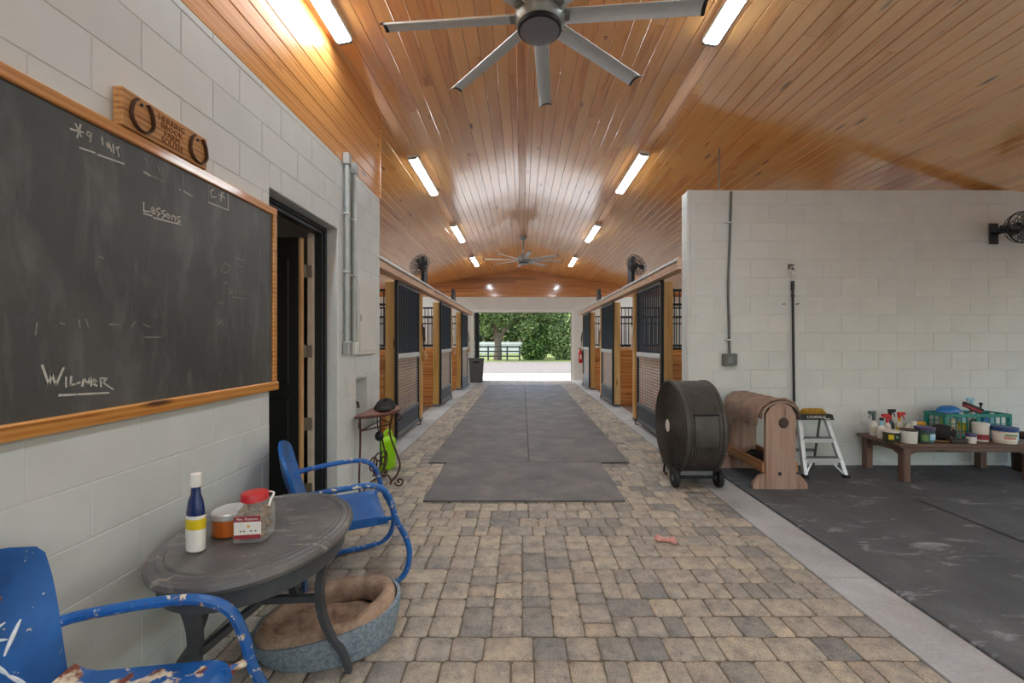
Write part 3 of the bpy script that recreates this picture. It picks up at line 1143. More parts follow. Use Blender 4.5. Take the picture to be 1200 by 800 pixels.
bars_geo = {}
for s in (-1, 1):
    a, b = xs(s, -.11, .04)
    hb = thing('header_beam', 'long timber beam with a metal sliding-door track over the %s-hand stalls' % SIDE[s], 'beam', (0, 0, 0))
    ys = 4.62 if s < 0 else 5.19
    zb0 = 2.33
    MB().cbox(a, b, ys, 14.5, zb0, 2.47, .006).build('timber', M['beam'], hb, 0)
    ta, tb = (b - .006, b + .035) if s < 0 else (a - .035, a + .006)
    for k in range(3):
        q0 = BAY0 + BAY * k - .0 if k else ys
        q1 = BAY0 + BAY * k + 1.9
        if k:
            q0 = BAY0 + BAY * k - 1.2
        MB().cbox(ta, tb, q0, q1, 2.425, 2.455, .004).build('track', M['galv'], hb, 0)
    for k in range(3):
        y0 = BAY0 + BAY * k
        post(s, y0 + .08, '%s %s-hand timber post beside the near edge of a stall door' % (WHICH[k], SIDE[s]))
        post(s, y0 + 1.68, '%s %s-hand timber post past the far edge of a stall door' % (WHICH[k], SIDE[s]))
        # partition running outward from the near post
        xo = s * (BASE[s] + .19)
        xe = XL_OUT + .01 if s < 0 else XR_OUT - .01
        pa, pbx = min(xo, xe), max(xo, xe)
        yc = y0 + .15
        pt = thing('stall_partition', '%s %s-hand stall partition of orange boards with dark bars on top' % (WHICH[k], SIDE[s]), 'partition', ((pa + pbx) / 2, yc, 0), group='stall partitions')
        hl = (pbx - pa) / 2
        key = ('plank', round(hl, 3))
        if key not in bars_geo:
            bars_geo[key] = MB().cbox(-hl, hl, -.02, .02, -.0695, .0695, .005).mesh('plank', M['stall_board'], 0)
            mbb = MB()
            nbar = int(2 * hl / .075)
            for i in range(nbar):
                xx = -hl + (i + .5) * 2 * hl / nbar
                mbb.tube([(xx, 0, 1.34), (xx, 0, 2.2)], .0085, 6)
            bars_geo[('bars', round(hl, 3))] = mbb.mesh('bar_grille', M['black_steel'])
            rl = MB().cbox(-hl, hl, -.018, .018, -.018, .018, .003).mesh('rail', M['black_steel'], 0)
            bars_geo[('rail', round(hl, 3))] = rl
        for i in range(9):
            put('plank', bars_geo[key], pt, (0, 0, .075 + i * .14))
        put('bar_grille', bars_geo[('bars', round(hl, 3))], pt, kind='stuff')
        for zz in (1.345, 1.99, 2.2):
            put('rail', bars_geo[('rail', round(hl, 3))], pt, (0, 0, zz))
        # fixed front between the two posts
        fa, fb = xs(s, .10, .14)
        fr = thing('stall_screen', '%s %s-hand fixed stall screen, orange boards below dark bars' % (WHICH[k], SIDE[s]), 'screen', ((fa + fb) / 2, y0 + .95, 0), group='fixed stall screens')
        for i in range(9):
            MB().cbox(-.02, .02, -.725, .725, .006 + i * .14, .006 + i * .14 + .139, .004).build('plank', M['stall_board_y'], fr, 0)
        mb = MB()
        for i in range(15):
            mb.tube([(0, -.68 + i * .097, 1.28), (0, -.68 + i * .097, 2.3)], .009, 6)
        mb.build('bar_grille', M['steel_blue'], fr, kind='stuff')
        for zz in (1.285, 2.31):
            MB().cbox(-.018, .018, -.725, .725, zz - .02, zz + .02, .003).build('rail', M['steel_blue'], fr, 0)
        # sliding door in front of it
        da = s * (BASE[s] + .005)
        dr = thing('stall_door', '%s sliding stall door on the %s, dark bars over a wire mesh' % (WHICH[k], SIDE[s]), 'stall door', (da, y0 + .65, .07), group='sliding stall doors')
        w, h = .65, 2.26
        for yy in (-w, w - .05):
            MB().cbox(-.022, .022, yy, yy + .05, 0, h, .004).build('stile', M['black_steel'], dr, 0)
        MB().cbox(-.022, .022, -w + .05, w - .05, h - .05, h, .004).build('top_rail', M['grey_steel'], dr, 0)
        MB().cbox(-.025, .025, -w + .05, w - .05, 1.13, 1.20, .004).build('middle_rail', M['galv'], dr, 0)
        kp = MB().cbox(-.016, .016, -w + .05, w - .05, .06, .29, .003).build('kick_panel', M['steel_blue'], dr, 0)
        MB().cbox(-.024, .024, -w + .05, w - .05, .0, .06, .003).cbox(-.024, .024, -w + .05, w - .05, .29, .33, .003).build('kick_rail', M['grey_steel'], dr, 0)
        mb = MB()
        for i in range(13):
            yy = -w + .05 + (i + .5) * (2 * w - .1) / 13
            mb.cbox(-.011, .011, yy - .008, yy + .008, 1.20, h - .05, .003)
        mb.build('bar_grille', M['steel_blue'], dr, 0, kind='stuff')
        mb = MB()
        for i in range(17):
            zz = .33 + (i + .5) * .80 / 17
            mb.tube([(0, -w + .05, zz), (0, w - .05, zz)], .0052, 5)
        for i in range(12):
            yy = -w + .05 + (i + .5) * (2 * w - .1) / 12
            mb.tube([(.004, yy, .33), (.004, yy, 1.13)], .0052, 5)
        mb.build('wire_mesh', M['galv'], dr, kind='stuff')
        for yy in (-.45, .45):
            MB().cbox(-.012, .012, yy - .02, yy + .02, h, h + .09, .003).tube([(-s * .0, yy, h + .09), (-s * .05, yy, h + .105)], .02, 10).build('hanger', M['galv'], dr)
        MB().tube([(-s * .03, .5, 1.12), (-s * .06, .5, 1.13), (-s * .06, .5, 1.19), (-s * .03, .5, 1.2)], .008, 6).build('latch', M['galv'], dr)
        for yy in (w + .02,):
            g = MB().cbox(-.03, .03, yy - .01, yy + .05, -.07, -.062, .002).cbox(-.005 - s * .03, .005 - s * .03, yy - .01, yy + .05, -.07, .03, .002)
            g.build('floor_guide', M['black_steel'], dr, 0)

# latch blocks, halters, stall fans on the far posts
for s in (-1, 1):
    for k in range(3):
        y0 = BAY0 + BAY * k
        xf = s * (BASE[s] + .045)
        if True:
            hk = thing('halter', ('brown leather halter', 'pale rope halter', 'tan leather halter')[(k + (s > 0)) % 3] + ' hanging on the %s %s-hand post past a stall door' % (WHICH[k], SIDE[s]), 'halter', (xf - s * .02, y0 + 1.75, 1.72), group='halters on the stall posts')
            mt = (M['dark_brown'], M['rope'], M['leather'])[(k + (s > 0)) % 3]
            mb = MB()
            mb.tube(catmull([(0, -.05, .02), (-s * .02, -.07, -.14), (-s * .03, -.02, -.26), (-s * .02, .05, -.2), (0, .05, .0)], 5), .013, 6)
            mb.tube(catmull([(0, -.03, .04), (-s * .01, .0, -.3), (-s * .02, .03, -.42)], 5), .011, 6)
            mb.build('strap', mt, hk)
            MB().tube([(0, -.05, -.14), (-s * .03, 0, -.15), (-s * .01, .05, -.12)], .012, 6).build('noseband', mt, hk)
            MB().tube([(s * .018, 0, .05), (-s * .03, 0, .05), (-s * .035, 0, .08)], .006, 6).build('hook', M['black_steel'], hk)
        if s < 0:
            bx = thing('latch_block', 'small brown wooden block on the %s left-hand post past a stall door' % WHICH[k], 'block', (xf + .0, y0 + 1.80, 1.18), group='wooden blocks on the left posts')
            MB().cbox(.002, .06, -.07, .045, -.09, .09, .006).build('block_body', M['sign'], bx, 0)
            MB().tube([(.06, -.02, .02), (.085, -.02, .03), (.085, -.02, -.04), (.06, -.02, -.05)], .006, 6).build('pull', M['galv'], bx)


def stall_fan(s, y, lab, full):
    x = s * (BASE[s] - .03)
    o = thing('stall_fan', lab, 'fan', (x, y, 2.47), group='fans mounted on the stall beams')
    MB().cbox(-.03, .03, -.14, .14, 0, .48 if full else .32, .005).build('mount_board', M['black_steel'], o, 0)
    if not full:
        MB().cbox(-.03, .03, -.24, -.14, 0, .18, .008).build('motor', M['black_plastic'], o, 0)
        return
    c = Vector((0, -.36, .30))
    T = TR(*c) @ Matrix.Rotation(math.radians(65), 4, 'X') @ Matrix.Rotation(s * math.radians(25), 4, 'Y')
    mb = MB()
    for zz in (-.05, .05):
        for r in (.06, .11, .155, .19):
            mb.tube([T @ Vector((r * math.cos(a), r * math.sin(a), zz * (1 - r * 2))) for a in np.linspace(0, 2 * PI, 20, endpoint=False)], .0045, 5, closed=True)
    for i in range(14):
        a = 2 * PI * i / 14
        mb.tube([T @ Vector((.03 * math.cos(a), .03 * math.sin(a), .05)), T @ Vector((.19 * math.cos(a), .19 * math.sin(a), .03)), T @ Vector((.19 * math.cos(a), .19 * math.sin(a), -.03)), T @ Vector((.03 * math.cos(a), .03 * math.sin(a), -.05))], .0035, 4)
    mb.build('cage', M['black_plastic'], o)
    MB().lathe([(0, -.13), (.055, -.12), (.06, -.04), (.03, .02), (0, .03)], 12, T).build('motor', M['dark_brown'], o)
    for i in range(3):
        a = 2 * PI * i / 3
        Tb = T @ RZ(a) @ Matrix.Rotation(math.radians(28), 4, 'X')
        MB().prism([(.02, -.02), (.16, -.055), (.165, .03), (.02, .02)], -.003, .003, Tb).build('blade', M['black_steel'], o, 0)
    MB().tube([(0, -.12, .1), (0, -.22, .2), c], .014, 8).tube([(0, -.12, .40), (0, -.24, .36), c], .01, 8).build('bracket', M['black_steel'], o)


for s in (-1, 1):
    stall_fan(s, 7.72, 'black caged fan on a dark board above the nearest %s-hand stall posts' % SIDE[s], True)
    stall_fan(s, 11.0, 'small dark box mount on top of the %s-hand beam farther down the aisle' % SIDE[s], False)

# ================================================================== CEILING LIGHTS AND FANS
CL = [(-1.42, 2.72), (-1.43, 6.27), (-1.43, 9.55), (-1.43, 12.85)]
CRt = [(1.50, 2.72), (1.55, 6.12), (1.55, 9.45), (1.52, 12.8)]
CL += [(-1.43, -.68), (-1.43, -4.05)]  # unseen pairs carry both rows on behind the camera, added as foreground fill
CRt += [(1.52, -.68), (1.52, -4.05)]
ORD = ('nearest', 'second', 'third', 'farthest')
proto = None
for s, lst in ((-1, CL), (1, CRt)):
    for k, (x, yv) in enumerate(lst):
        if k > 3:
            lab = '%s unseen fill strip light continuing the %s-hand ceiling row behind the camera' % (('first', 'second')[k - 4], SIDE[s])
        else:
            lab = '%s strip light in the %s-hand row on the sloping wooden ceiling' % (ORD[k], SIDE[s])
        if proto is None:
            o = thing('ceiling_light', lab, 'light', group='strip lights on the ceiling')
            MB().cbox(-.066, .066, -.70, .70, .016, .06, .004).build('housing', M['white_plastic'], o, 0)
            prof = [(-.056, .018), (-.054, .006), (-.04, -.001), (.04, -.001), (.054, .006), (.056, .018)]
            T = Matrix(((1, 0, 0, 0), (0, 0, 1, 0), (0, 1, 0, 0), (0, 0, 0, 1)))
            MB().prism(prof, -.68, .68, T).build('diffuser', M['lens'], o, 0)
            for e in (-1, 1):
                MB().prism([(a * 1.04, b) for a, b in prof], min(e * .68, e * .705), max(e * .68, e * .705), T).build('end_cap', M['grey_steel'], o, 0)
            proto = o
        else:
            o = copy_thing(proto)
            o['label'] = lab
        o.location = (x, yv, ceil_z(x) - .06)
        o.rotation_euler = (0, sl * s, 0)


for s in (-1, 1):  # hidden lamps added over the stalls to brighten their interiors
    for k in range(3):
        o = copy_thing(proto)
        o['label'] = 'hidden fill strip light added above the %s %s-hand stall, behind its header beam' % (WHICH[k], SIDE[s])
        xx = -3.9 if s < 0 else 4.2
        o.location = (xx, BAY0 + BAY * k + 1.6, ceil_z(xx) - .06)
        o.rotation_euler = (0, sl * s, 0)
for yv, lab in ((-.4, 'unseen fill strip light added over the near part of the right-hand bay'), (-4.0, 'unseen fill strip light added over the far back of the right-hand bay')):
    o = copy_thing(proto)  # out-of-view lamp added in the right bay for fill light
    o['label'] = lab
    o.location = (4.9, yv, ceil_z(4.9) - .06)
    o.rotation_euler = (0, sl, 0)


def ceiling_fan(loc, phase, lab, rodtop):
    o = thing('ceiling_fan', lab, 'fan', loc, 0, 'ceiling fans')
    MB().tube([(0, 0, .1), (0, 0, rodtop - .02)], .02, 12).build('downrod', M['fan_grey'], o)
    MB().lathe([(.0, rodtop), (.085, rodtop), (.085, rodtop - .03), (.05, rodtop - .08), (.022, rodtop - .09)], 24).build('canopy', M['fan_grey'], o)
    MB().lathe([(.03, .16), (.09, .14), (.15, .10), (.155, .055), (.148, .045), (.148, .02), (.158, .012), (.158, -.03), (.14, -.06), (.135, -.062)], 32).build('motor_housing', M['fan_grey'], o)
    MB().lathe([(.138, -.055), (.138, -.085), (.128, -.09)], 32).build('trim_ring', M['black_plastic'], o)
    MB().lathe([(.0, -.098), (.10, -.097), (.124, -.09), (.126, -.075)], 32).build('bottom_cap', M['fan_cap'], o)
    # blade: thin cambered section
    n = 9
    sec = []
    for i in range(n):
        u = i / (n - 1)
        sec.append((-.052 + .104 * u, .022 * math.sin(PI * u) ** .8))
    low = [(a, b - .006 - .004 * math.sin(PI * i / (n - 1))) for i, (a, b) in enumerate(sec)]
    poly = sec + low[::-1]
    Tm = Matrix(((0, 0, 1, 0), (1, 0, 0, 0), (0, 1, 0, 0), (0, 0, 0, 1)))
    P = Matrix.Rotation(math.radians(-14), 4, 'X')
    bme = MB().prism(poly, .15, 1.0, P @ Tm).mesh('blade', M['fan_blade'], 40)
    tme = MB().prism([(a * 1.06, b * 1.1) for a, b in poly], 1.0, 1.025, P @ Tm).mesh('tip_cap', M['black_plastic'], 0)
    ame = MB().cbox(.11, .19, -.03, .03, -.012, .006, .004).mesh('blade_arm', M['fan_grey'], 0)
    for i in range(8):
        a = math.radians(phase + 45 * i)
        b = put('blade', bme, o, (0, 0, 0), (0, 0, a))
        put('tip_cap', tme, b)
        put('blade_arm', ame, b)
    return o


ceiling_fan((.11, 2.70, 3.50), -5, 'large eight-bladed silver ceiling fan nearest the camera', RIDGE - 3.50 - .03)
ceiling_fan((.03, 10.8, 3.50), 8, 'eight-bladed pale ceiling fan far down the aisle', RIDGE - 3.50 - .03)

# wall fan at the right edge
wf = thing('wall_fan', 'black caged fan on a bracket high on the right block wall', 'fan', (5.48, WR_Y, 2.70))
mb = MB()
T = TR(.0, -.30, .0) @ Matrix.Rotation(PI / 2, 4, 'X')
for zz, rr in ((.05, (.04, .08, .12, .155)), (-.05, (.05, .1, .155)), (0, (.17,))):
    for r in rr:
        mb.tube([T @ Vector((r * math.cos(a), r * math.sin(a), zz)) for a in np.linspace(0, 2 * PI, 24, endpoint=False)], .004 if r < .17 else .008, 5, closed=True)
for i in range(20):
    a = 2 * PI * i / 20
    mb.tube([T @ Vector((.03 * math.cos(a), .03 * math.sin(a), .055)), T @ Vector((.16 * math.cos(a), .16 * math.sin(a), .045)), T @ Vector((.17 * math.cos(a), .17 * math.sin(a), 0)), T @ Vector((.16 * math.cos(a), .16 * math.sin(a), -.045)), T @ Vector((.04 * math.cos(a), .04 * math.sin(a), -.055))], .003, 4)
mb.build('cage', M['black_plastic'], wf)
MB().lathe([(0, -.13), (.06, -.12), (.065, -.03), (.03, 0), (0, .01)], 14, T).build('motor', M['black_plastic'], wf)
for i in range(4):
    MB().prism([(.02, -.02), (.14, -.05), (.145, .03), (.02, .02)], -.002, .002, T @ RZ(i * PI / 2) @ Matrix.Rotation(.45, 4, 'X')).build('blade', M['grey_steel'], wf, 0)
MB().cbox(-.05, .05, -.02, -.003, -.12, .12, .004).tube([(0, -.02, 0), (0, -.18, 0)], .02, 10).tube([(-.19, -.30, 0), (-.17, -.3, 0)], .02, 8).tube([(-.2, -.30, 0), (-.2, -.17, 0), (0, -.17, 0), (.2, -.17, 0), (.2, -.3, 0)], .013, 8).build('bracket', M['black_steel'], wf)
MB().ball((-.225, -.30, 0), .026, 10, 8).tube([(-.225, -.3, 0), (-.19, -.3, 0)], .014, 8).build('tilt_knob', M['black_plastic'], wf)

# ================================================================== RUBBER MATS
mrows = [5.07, 6.90, 8.73, 10.56, 12.39, 14.15]
for k in range(5):
    for j, (xa, xb) in enumerate(((-1.115, .078), (.084, 1.277))):
        ya_, yb_ = mrows[k] + .004, mrows[k + 1] - .004
        o = tag(put('rubber_mat', MB().cbox(-(xb - xa) / 2, (xb - xa) / 2, -(yb_ - ya_) / 2, (yb_ - ya_) / 2, 0, .018 + .001 * ((k + j) % 2), .004).mesh('rubber_mat', M['mat'], 0), None, ((xa + xb) / 2, (ya_ + yb_) / 2, .0005)),
                'dark ribbed rubber mat in the %s row of pairs, %s of the centre seam' % (('first', 'second', 'third', 'fourth', 'last')[k], ('left', 'right')[j]), 'mat', 'rubber mats down the aisle')
tag(put('rubber_mat', MB().cbox(-.915, .915, -.605, .605, 0, .019, .004).mesh('rubber_mat', M['mat'], 0), None, (.018, 4.458, .0005)),
    'single dark rubber mat lying crosswise on the pavers in front of the paired mats', 'mat', 'rubber mats down the aisle')
for (xa, xb, ya_, yb_, zt, lab) in ((2.152, 3.575, .3, 4.955, .016, 'large dusty black rubber mat beside the concrete strip, under the saddle rack and stepladder'),
                                   (3.58, 5.6, .3, 3.88, .026, 'thick black rubber mat at the right edge with white scuff marks'),
                                   (3.58, 5.6, 3.885, 4.955, .014, 'dark rubber mat against the block wall under the low bench')):
    tag(put('rubber_mat', MB().cbox(-(xb - xa) / 2, (xb - xa) / 2, -(yb_ - ya_) / 2, (yb_ - ya_) / 2, -.006, zt, .005).mesh('rubber_mat', M['black_mat'], 0), None, ((xa + xb) / 2, (ya_ + yb_) / 2, 0)), lab, 'mat')

# ================================================================== BLUE METAL CHAIRS
def chair(lab, loc, rz, paint, flowers, sz=0.0):
    o = thing('metal_chair', lab, 'chair', loc, rz, 'blue metal lawn chairs')

    def seat_fn(u, v):
        x = -.235 + .455 * v
        y = (u - .5) * (.47 + .03 * v)
        z = .41 + sz + .012 * math.cos((u - .5) * PI) * -1 + .012
        if v > .86:
            q = (v - .86) / .14
            z -= .045 * q * q
            x -= .012 * q
        if v < .15:
            z += .03 * ((.15 - v) / .15) ** 2
        return (x, y, z)
    MB().grid(seat_fn, 10, 14, (0, 0, -.012)).cbox(-.21, .20, -.232, -.222, .365 + sz, .41 + sz, .003).cbox(-.21, .20, .222, .232, .365 + sz, .41 + sz, .003).build('seat', paint, o)

    def bx(y, z):
        return -.235 - (z - .44) * .30 - .035 * (1 - (y / .27) ** 2) * math.sin(min(1, max(0, (z - .44) / .42)) * PI) + .02 * (y / .27) ** 2

    def back_fn(u, v):
        z = .43 + sz + .43 * v
        w = .215 + .04 * math.sin(min(v / .75, 1) * PI / 2)
        if v > .82:
            q = (v - .82) / .18
            w -= .075 * q ** 3
        yy = (u - .5) * 2 * w
        z -= .03 * max(0, (v - .6) / .4) * abs(u - .5) ** 2 * 4
        return (bx(yy, z), yy, z)
    MB().grid(back_fn, 12, 14, (-.016, 0, -.003)).build('backrest', M['chair_blue'], o)
    if flowers:
        mb = MB()

        def petal(cy, cz, ang, ln, w):
            for i in range(1):
                pts = []
                for k in range(7):
                    q = k / 6
                    yy, zz = cy + math.cos(ang) * ln * q, cz + math.sin(ang) * ln * q
                    pts.append((bx(yy, zz) + .002, yy, zz))
                mb.tube(pts, [w * (.25 + math.sin(PI * (k + .4) / 7)) for k in range(7)], 6, flat=(1, 1))
        for i in range(9):
            a = i * 2 * PI / 9 + .2
            petal(.075 + .014 * math.cos(a), .665 + .014 * math.sin(a), a, .05, .0036)
        for (yy, zz, a, ln) in ((.085, .61, -1.2, .06), (.105, .555, -1.1, .05), (.115, .60, .9, .085), (.06, .53, 2.0, .06), (-.01, .59, 2.3, .08)):
            petal(yy, zz, a, ln, .0045)
        mb.build('painted_flower', M['flower'], o)
    for sgn in (-1, 1):
        yy = sgn * .285
        path = catmull([(-.30, sgn * .245, .60), (-.24, sgn * .265, .61), (-.05, yy, .625), (.09, yy, .625), (.175, yy, .585), (.218, yy, .50), (.245, yy, .40), (.305, yy, .27), (.32, yy, .17), (.29, yy, .07), (.20, yy, .025), (.0, yy, .018), (-.24, yy, .018)], 5)
        MB().tube(path, .0165, 10).build('tube_frame', M['chair_chip'], o)
        MB().tube([(.15, sgn * .225, .385 + sz), (.238, yy, .42)], .012, 8).build('seat_bracket', paint, o)
    MB().tube([(-.24, -.285, .018), (-.24, .285, .018)], .0155, 10).build('cross_bar', M['chair_blue'], o)
    return o


chair('blue metal lawn chair with a white painted flower and flaking seat edge, left foreground', (-1.085, 1.07, 0), math.radians(6), M['chair_worn'], True, .035)
chair('blue metal lawn chair seen side-on beyond the round grey table', (-1.085, 2.66, 0), math.radians(26), M['chair_blue'], False)

# ================================================================== OVAL TABLE
TZ = .65
tb = thing('oval_table', 'worn charcoal oval side table with curved legs against the left wall', 'table', (-1.125, 1.85, 0), math.radians(4))
AX, AY = .355, .45
prof = [(.0, TZ - .004), (.80, TZ - .004), (.835, TZ - .002), (.85, TZ - .008), (.87, TZ - .002), (.90, TZ - .001), (.925, TZ - .009), (.955, TZ - .007), (.985, TZ - .016), (1.0, TZ - .03), (.985, TZ - .045), (.94, TZ - .052), (0, TZ - .052)]
MB().lathe(prof, 64, None, AX, AY, cap=False).build('tabletop', M['table_top'], tb, 30)
MB().lathe([(.90, TZ - .05), (.90, TZ - .125), (.87, TZ - .125), (.87, TZ - .05)], 64, None, AX, AY, cap=False).build('apron', M['table_grey'], tb, 40)
for a, ext in ((0, AX), (PI / 2 + .1, AY), (PI, AX), (-PI / 2 - .26, AY * .97)):
    cx, sy = math.cos(a), math.sin(a)
    pts, wd = [], []
    for i in range(13):
        q = i / 12
        z = TZ - .05 - q * (TZ - .05)
        off = ext * .86 - .075 * math.sin(PI * min(1, q * 1.15)) + .02 * q + .04 * max(0, q - .72) / .28
        pts.append((off, z))
        wd.append((.034 - .012 * q, .052 - .022 * q))
    vs, fs = [], []
    for (off, z), (th, w) in zip(pts, wd):
        for du, dv in ((-th / 2, -w / 2), (th / 2, -w / 2), (th / 2, w / 2), (-th / 2, w / 2)):
            r = off + du
            vs.append((cx * r - sy * dv, sy * r + cx * dv, z))
    for i in range(12):
        for k in range(4):
            k2 = (k + 1) % 4
            fs.append((i * 4 + k, i * 4 + k2, i * 4 + 4 + k2, i * 4 + 4 + k))
    fs += [(0, 1, 2, 3), (48, 49, 50, 51)]
    MB().add(vs, fs).build('leg', M['table_grey'], tb, 40)
e1, e2 = AX * .86 - .075, AY * .86 - .075
MB().cbox(-e1, e1, -.014, .014, .315, .345, .003).build('stretcher', M['table_grey'], tb, 0)
MB().cbox(-.014, .014, -e2, e2, .318, .348, .003, M=RZ(-.09 + .18 * 0 - .09)).build('stretcher', M['table_grey'], tb, 0)


def rounded_rect(w, h, r, n=5):
    P = []
    for cx, cy, a0 in ((w / 2 - r, h / 2 - r, 0), (-w / 2 + r, h / 2 - r, 90), (-w / 2 + r, -h / 2 + r, 180), (w / 2 - r, -h / 2 + r, 270)):
        for i in range(n + 1):
            a = math.radians(a0 + 90 * i / n)
            P.append((cx + r * math.cos(a), cy + r * math.sin(a)))
    return P


# bottle
bl = thing('spray_bottle', 'tall white and navy flat bottle with a yellow label on the oval table', 'bottle', (-1.255, 1.64, TZ - .001), math.radians(-25))
k = 1.0
MB().lathe([(.028, 0), (.036, .006), (.037, .1), (.036, .15), (.03, .19), (.02, .215), (.018, .25)], 24, None, 1.1, .72).build('body', M['navy'], bl)
MB().lathe([(.0295, -.0005), (.0372, .006), (.0382, .1), (.0382, .118), (.038, .14)], 24, None, 1.1, .74, cap=False).build('wrap_label', M['white_plastic'], bl)
MB().lathe([(.0385, .088), (.0387, .09), (.0387, .125), (.0385, .127)], 24, None, 1.1, .745, cap=False).build('yellow_label', M['yellow_label'], bl)
MB().lathe([(.02, .245), (.021, .25), (.0215, .27), (.019, .294), (.0, .296)], 20, None, 1.05, .9).build('cap', M['white_plastic'], bl)
# tin
tn = thing('cookie_tin', 'round orange tin with a pale metal lid between the bottle and the jar', 'tin', (-1.225, 1.80, TZ - .001))
MB().lathe([(.066, 0), (.07, .004), (.07, .075), (.066, .076)], 32).build('tin_body', M['orange_tin'], tn)
MB().lathe([(.0715, .070), (.0725, .072), (.0725, .092), (.068, .097), (.062, .094), (0, .094)], 32, None, cap=False).build('lid', M['tin_lid'], tn)
# treat jar
jr = thing('treat_jar', 'square clear treat jar with a red lid and a printed label on the oval table', 'jar', (-1.10, 1.755, TZ - .001), math.radians(8))
rr = [(x, y) for x, y in rounded_rect(.118, .118, .014)]
mb = MB()
lv = [(0, .96), (.006, 1.0), (.118, 1.0), (.135, .86), (.142, .78), (.158, .78)]
n = len(rr)
vs = [(x * sc, y * sc, z) for z, sc in lv for x, y in rr]
fs = [(i * n + q, i * n + (q + 1) % n, (i + 1) * n + (q + 1) % n, (i + 1) * n + q) for i in range(len(lv) - 1) for q in range(n)] + [tuple(range(n))]
mb.add(vs, fs).build('jar_body', M['clear'], jr)
mb = MB()
rj = random.Random(5)
for i in range(280):
    mb.ball((rj.uniform(-.044, .044), rj.uniform(-.044, .044), .010 + rj.random() * .112), (rj.uniform(.008, .014), rj.uniform(.008, .014), .006), 6, 4, M=Matrix.Rotation(rj.random() * 3, 3, 'X').to_4x4())
mb.build('cookies', M['cookies'], jr, kind='stuff')
MB().lathe([(.048, .150), (.05, .152), (.05, .176), (.046, .182), (0, .184)], 28).build('lid', M['red_plastic'], jr)
MB().cbox(-.05, .05, -.0615, -.0595, .018, .108, .0008).build('label', M['paper'], jr, 0)
MB().cbox(-.05, .05, -.0622, -.0612, .085, .108, .0004).build('label_band', M['red_label'], jr, 0)
MB().cbox(-.05, .05, -.0622, -.0612, .018, .034, .0004).build('label_band', M['red_label'], jr, 0)
text_on('lettering', 'Mrs. Pastures', .0145, M['paper'], jr, FACING_CAM(0, -.0625, .096), .0003)
MB().prism([(-.006, .004), (-.003, .008), (0, .005), (.003, .008), (.006, .004), (0, -.006)], 0, .0006, FACING_CAM(.004, -.0618, .065)).build('heart_mark', M['yellow_plastic'], jr, 0)
for dx in (-.025, -.012, .014, .03):
    MB().cbox(dx - .003, dx + .003, -.0622, -.0614, .046, .051, .0003).build('label_mark', M['dark_print'], jr, 0)
MB().tube(catmull([(.0, .049, .165), (.055, .04, .165), (.062, 0, .15), (.062, -.02, .13)], 5), .0045, 6).build('handle', M['white_plastic'], jr)

# ================================================================== DOG BED
db = thing('dog_bed', 'oval blue-grey dog bed lined with brown plush under the oval table', 'dog bed', (-.945, 2.09, 0), math.radians(12))
BA, BB = .33, .235


def wall_fn(sc, zlow):
    def fn(u, v):
        a = 2 * PI * u
        rim = .135 + .05 * math.cos(a - .1) + .008 * math.sin(3 * a)
        z = zlow + (rim - zlow) * v
        r = sc * (.93 + .09 * math.sin(v * PI * .55))
        return (BA * r * math.cos(a), BB * r * math.sin(a), z)
    return fn


mb = MB()
mb.grid(wall_fn(1.0, .0), 48, 6)
mb.grid(lambda u, v: ((lambda p, q: tuple(Vector(p).lerp(Vector(q), v)))(wall_fn(1.0, 0)(u, 1), wall_fn(.95, 0)(u, 1))), 48, 1)
mb.lathe([(0, .001), (.93, .001)], 48, None, BA, BB, cap=False)
mb.build('outer_wall', M['denim'], db, 60)
mb = MB()
cent, rad = [], []
for i in range(60):
    a = 2 * PI * i / 60
    lump = 1 - .16 * abs(math.cos(a * 3)) ** 8
    rim = .135 + .05 * math.cos(a - .1)
    cent.append((BA * .84 * math.cos(a), BB * .81 * math.sin(a), rim - .028))
    rad.append(.054 * lump)
mb.tube(cent, rad, 10, closed=True, flat=(1.25, .8))
mb.build('bolster', M['plush'], db, 60)


def cush(u, v):
    a, r = 2 * PI * u, v
    x, y = BA * .85 * r * math.cos(a), BB * .82 * r * math.sin(a)
    z = .095 - .03 * r ** 4 - .014 * max(0, 1 - abs(x + .35 * y - .02) / .014) - .014 * max(0, 1 - abs(x + .35 * y + .14) / .014) - .012 * max(0, 1 - abs(y - .3 * x + .02) / .014) + .006 * math.sin(x * 40) * math.sin(y * 36)
    return (x, y, z)


MB().grid(cush, 64, 24).build('cushion', M['plush'], db, 60)

# ================================================================== IRON TABLE, HAT, CORD, JUG, TOY
it = thing('iron_table', 'half-round iron table with a rust-red top and scrolled legs by the wall niche', 'table', (WL, 4.2, 0))
ITZ = .78
pl = [(.03, -.36), (.03, .36)]
arc = [(.03 + .29 * math.sin(PI * i / 16), .36 * math.cos(PI * i / 16)) for i in range(17)]
MB().prism(arc, ITZ - .018, ITZ).build('tabletop', M['rust_top'], it, 0)
MB().tube([(x * 1.0, y, ITZ - .02) for x, y in arc], .008, 6, closed=True).build('edge_rim', M['rust_iron'], it)


def spiral(cx, cz, r0, turns, a0, sgn=1, n=26):
    return [(cx + r0 * (1 - .85 * i / n) * math.cos(a0 + sgn * turns * 2 * PI * i / n), cz + r0 * (1 - .85 * i / n) * math.sin(a0 + sgn * turns * 2 * PI * i / n)) for i in range(n + 1)]


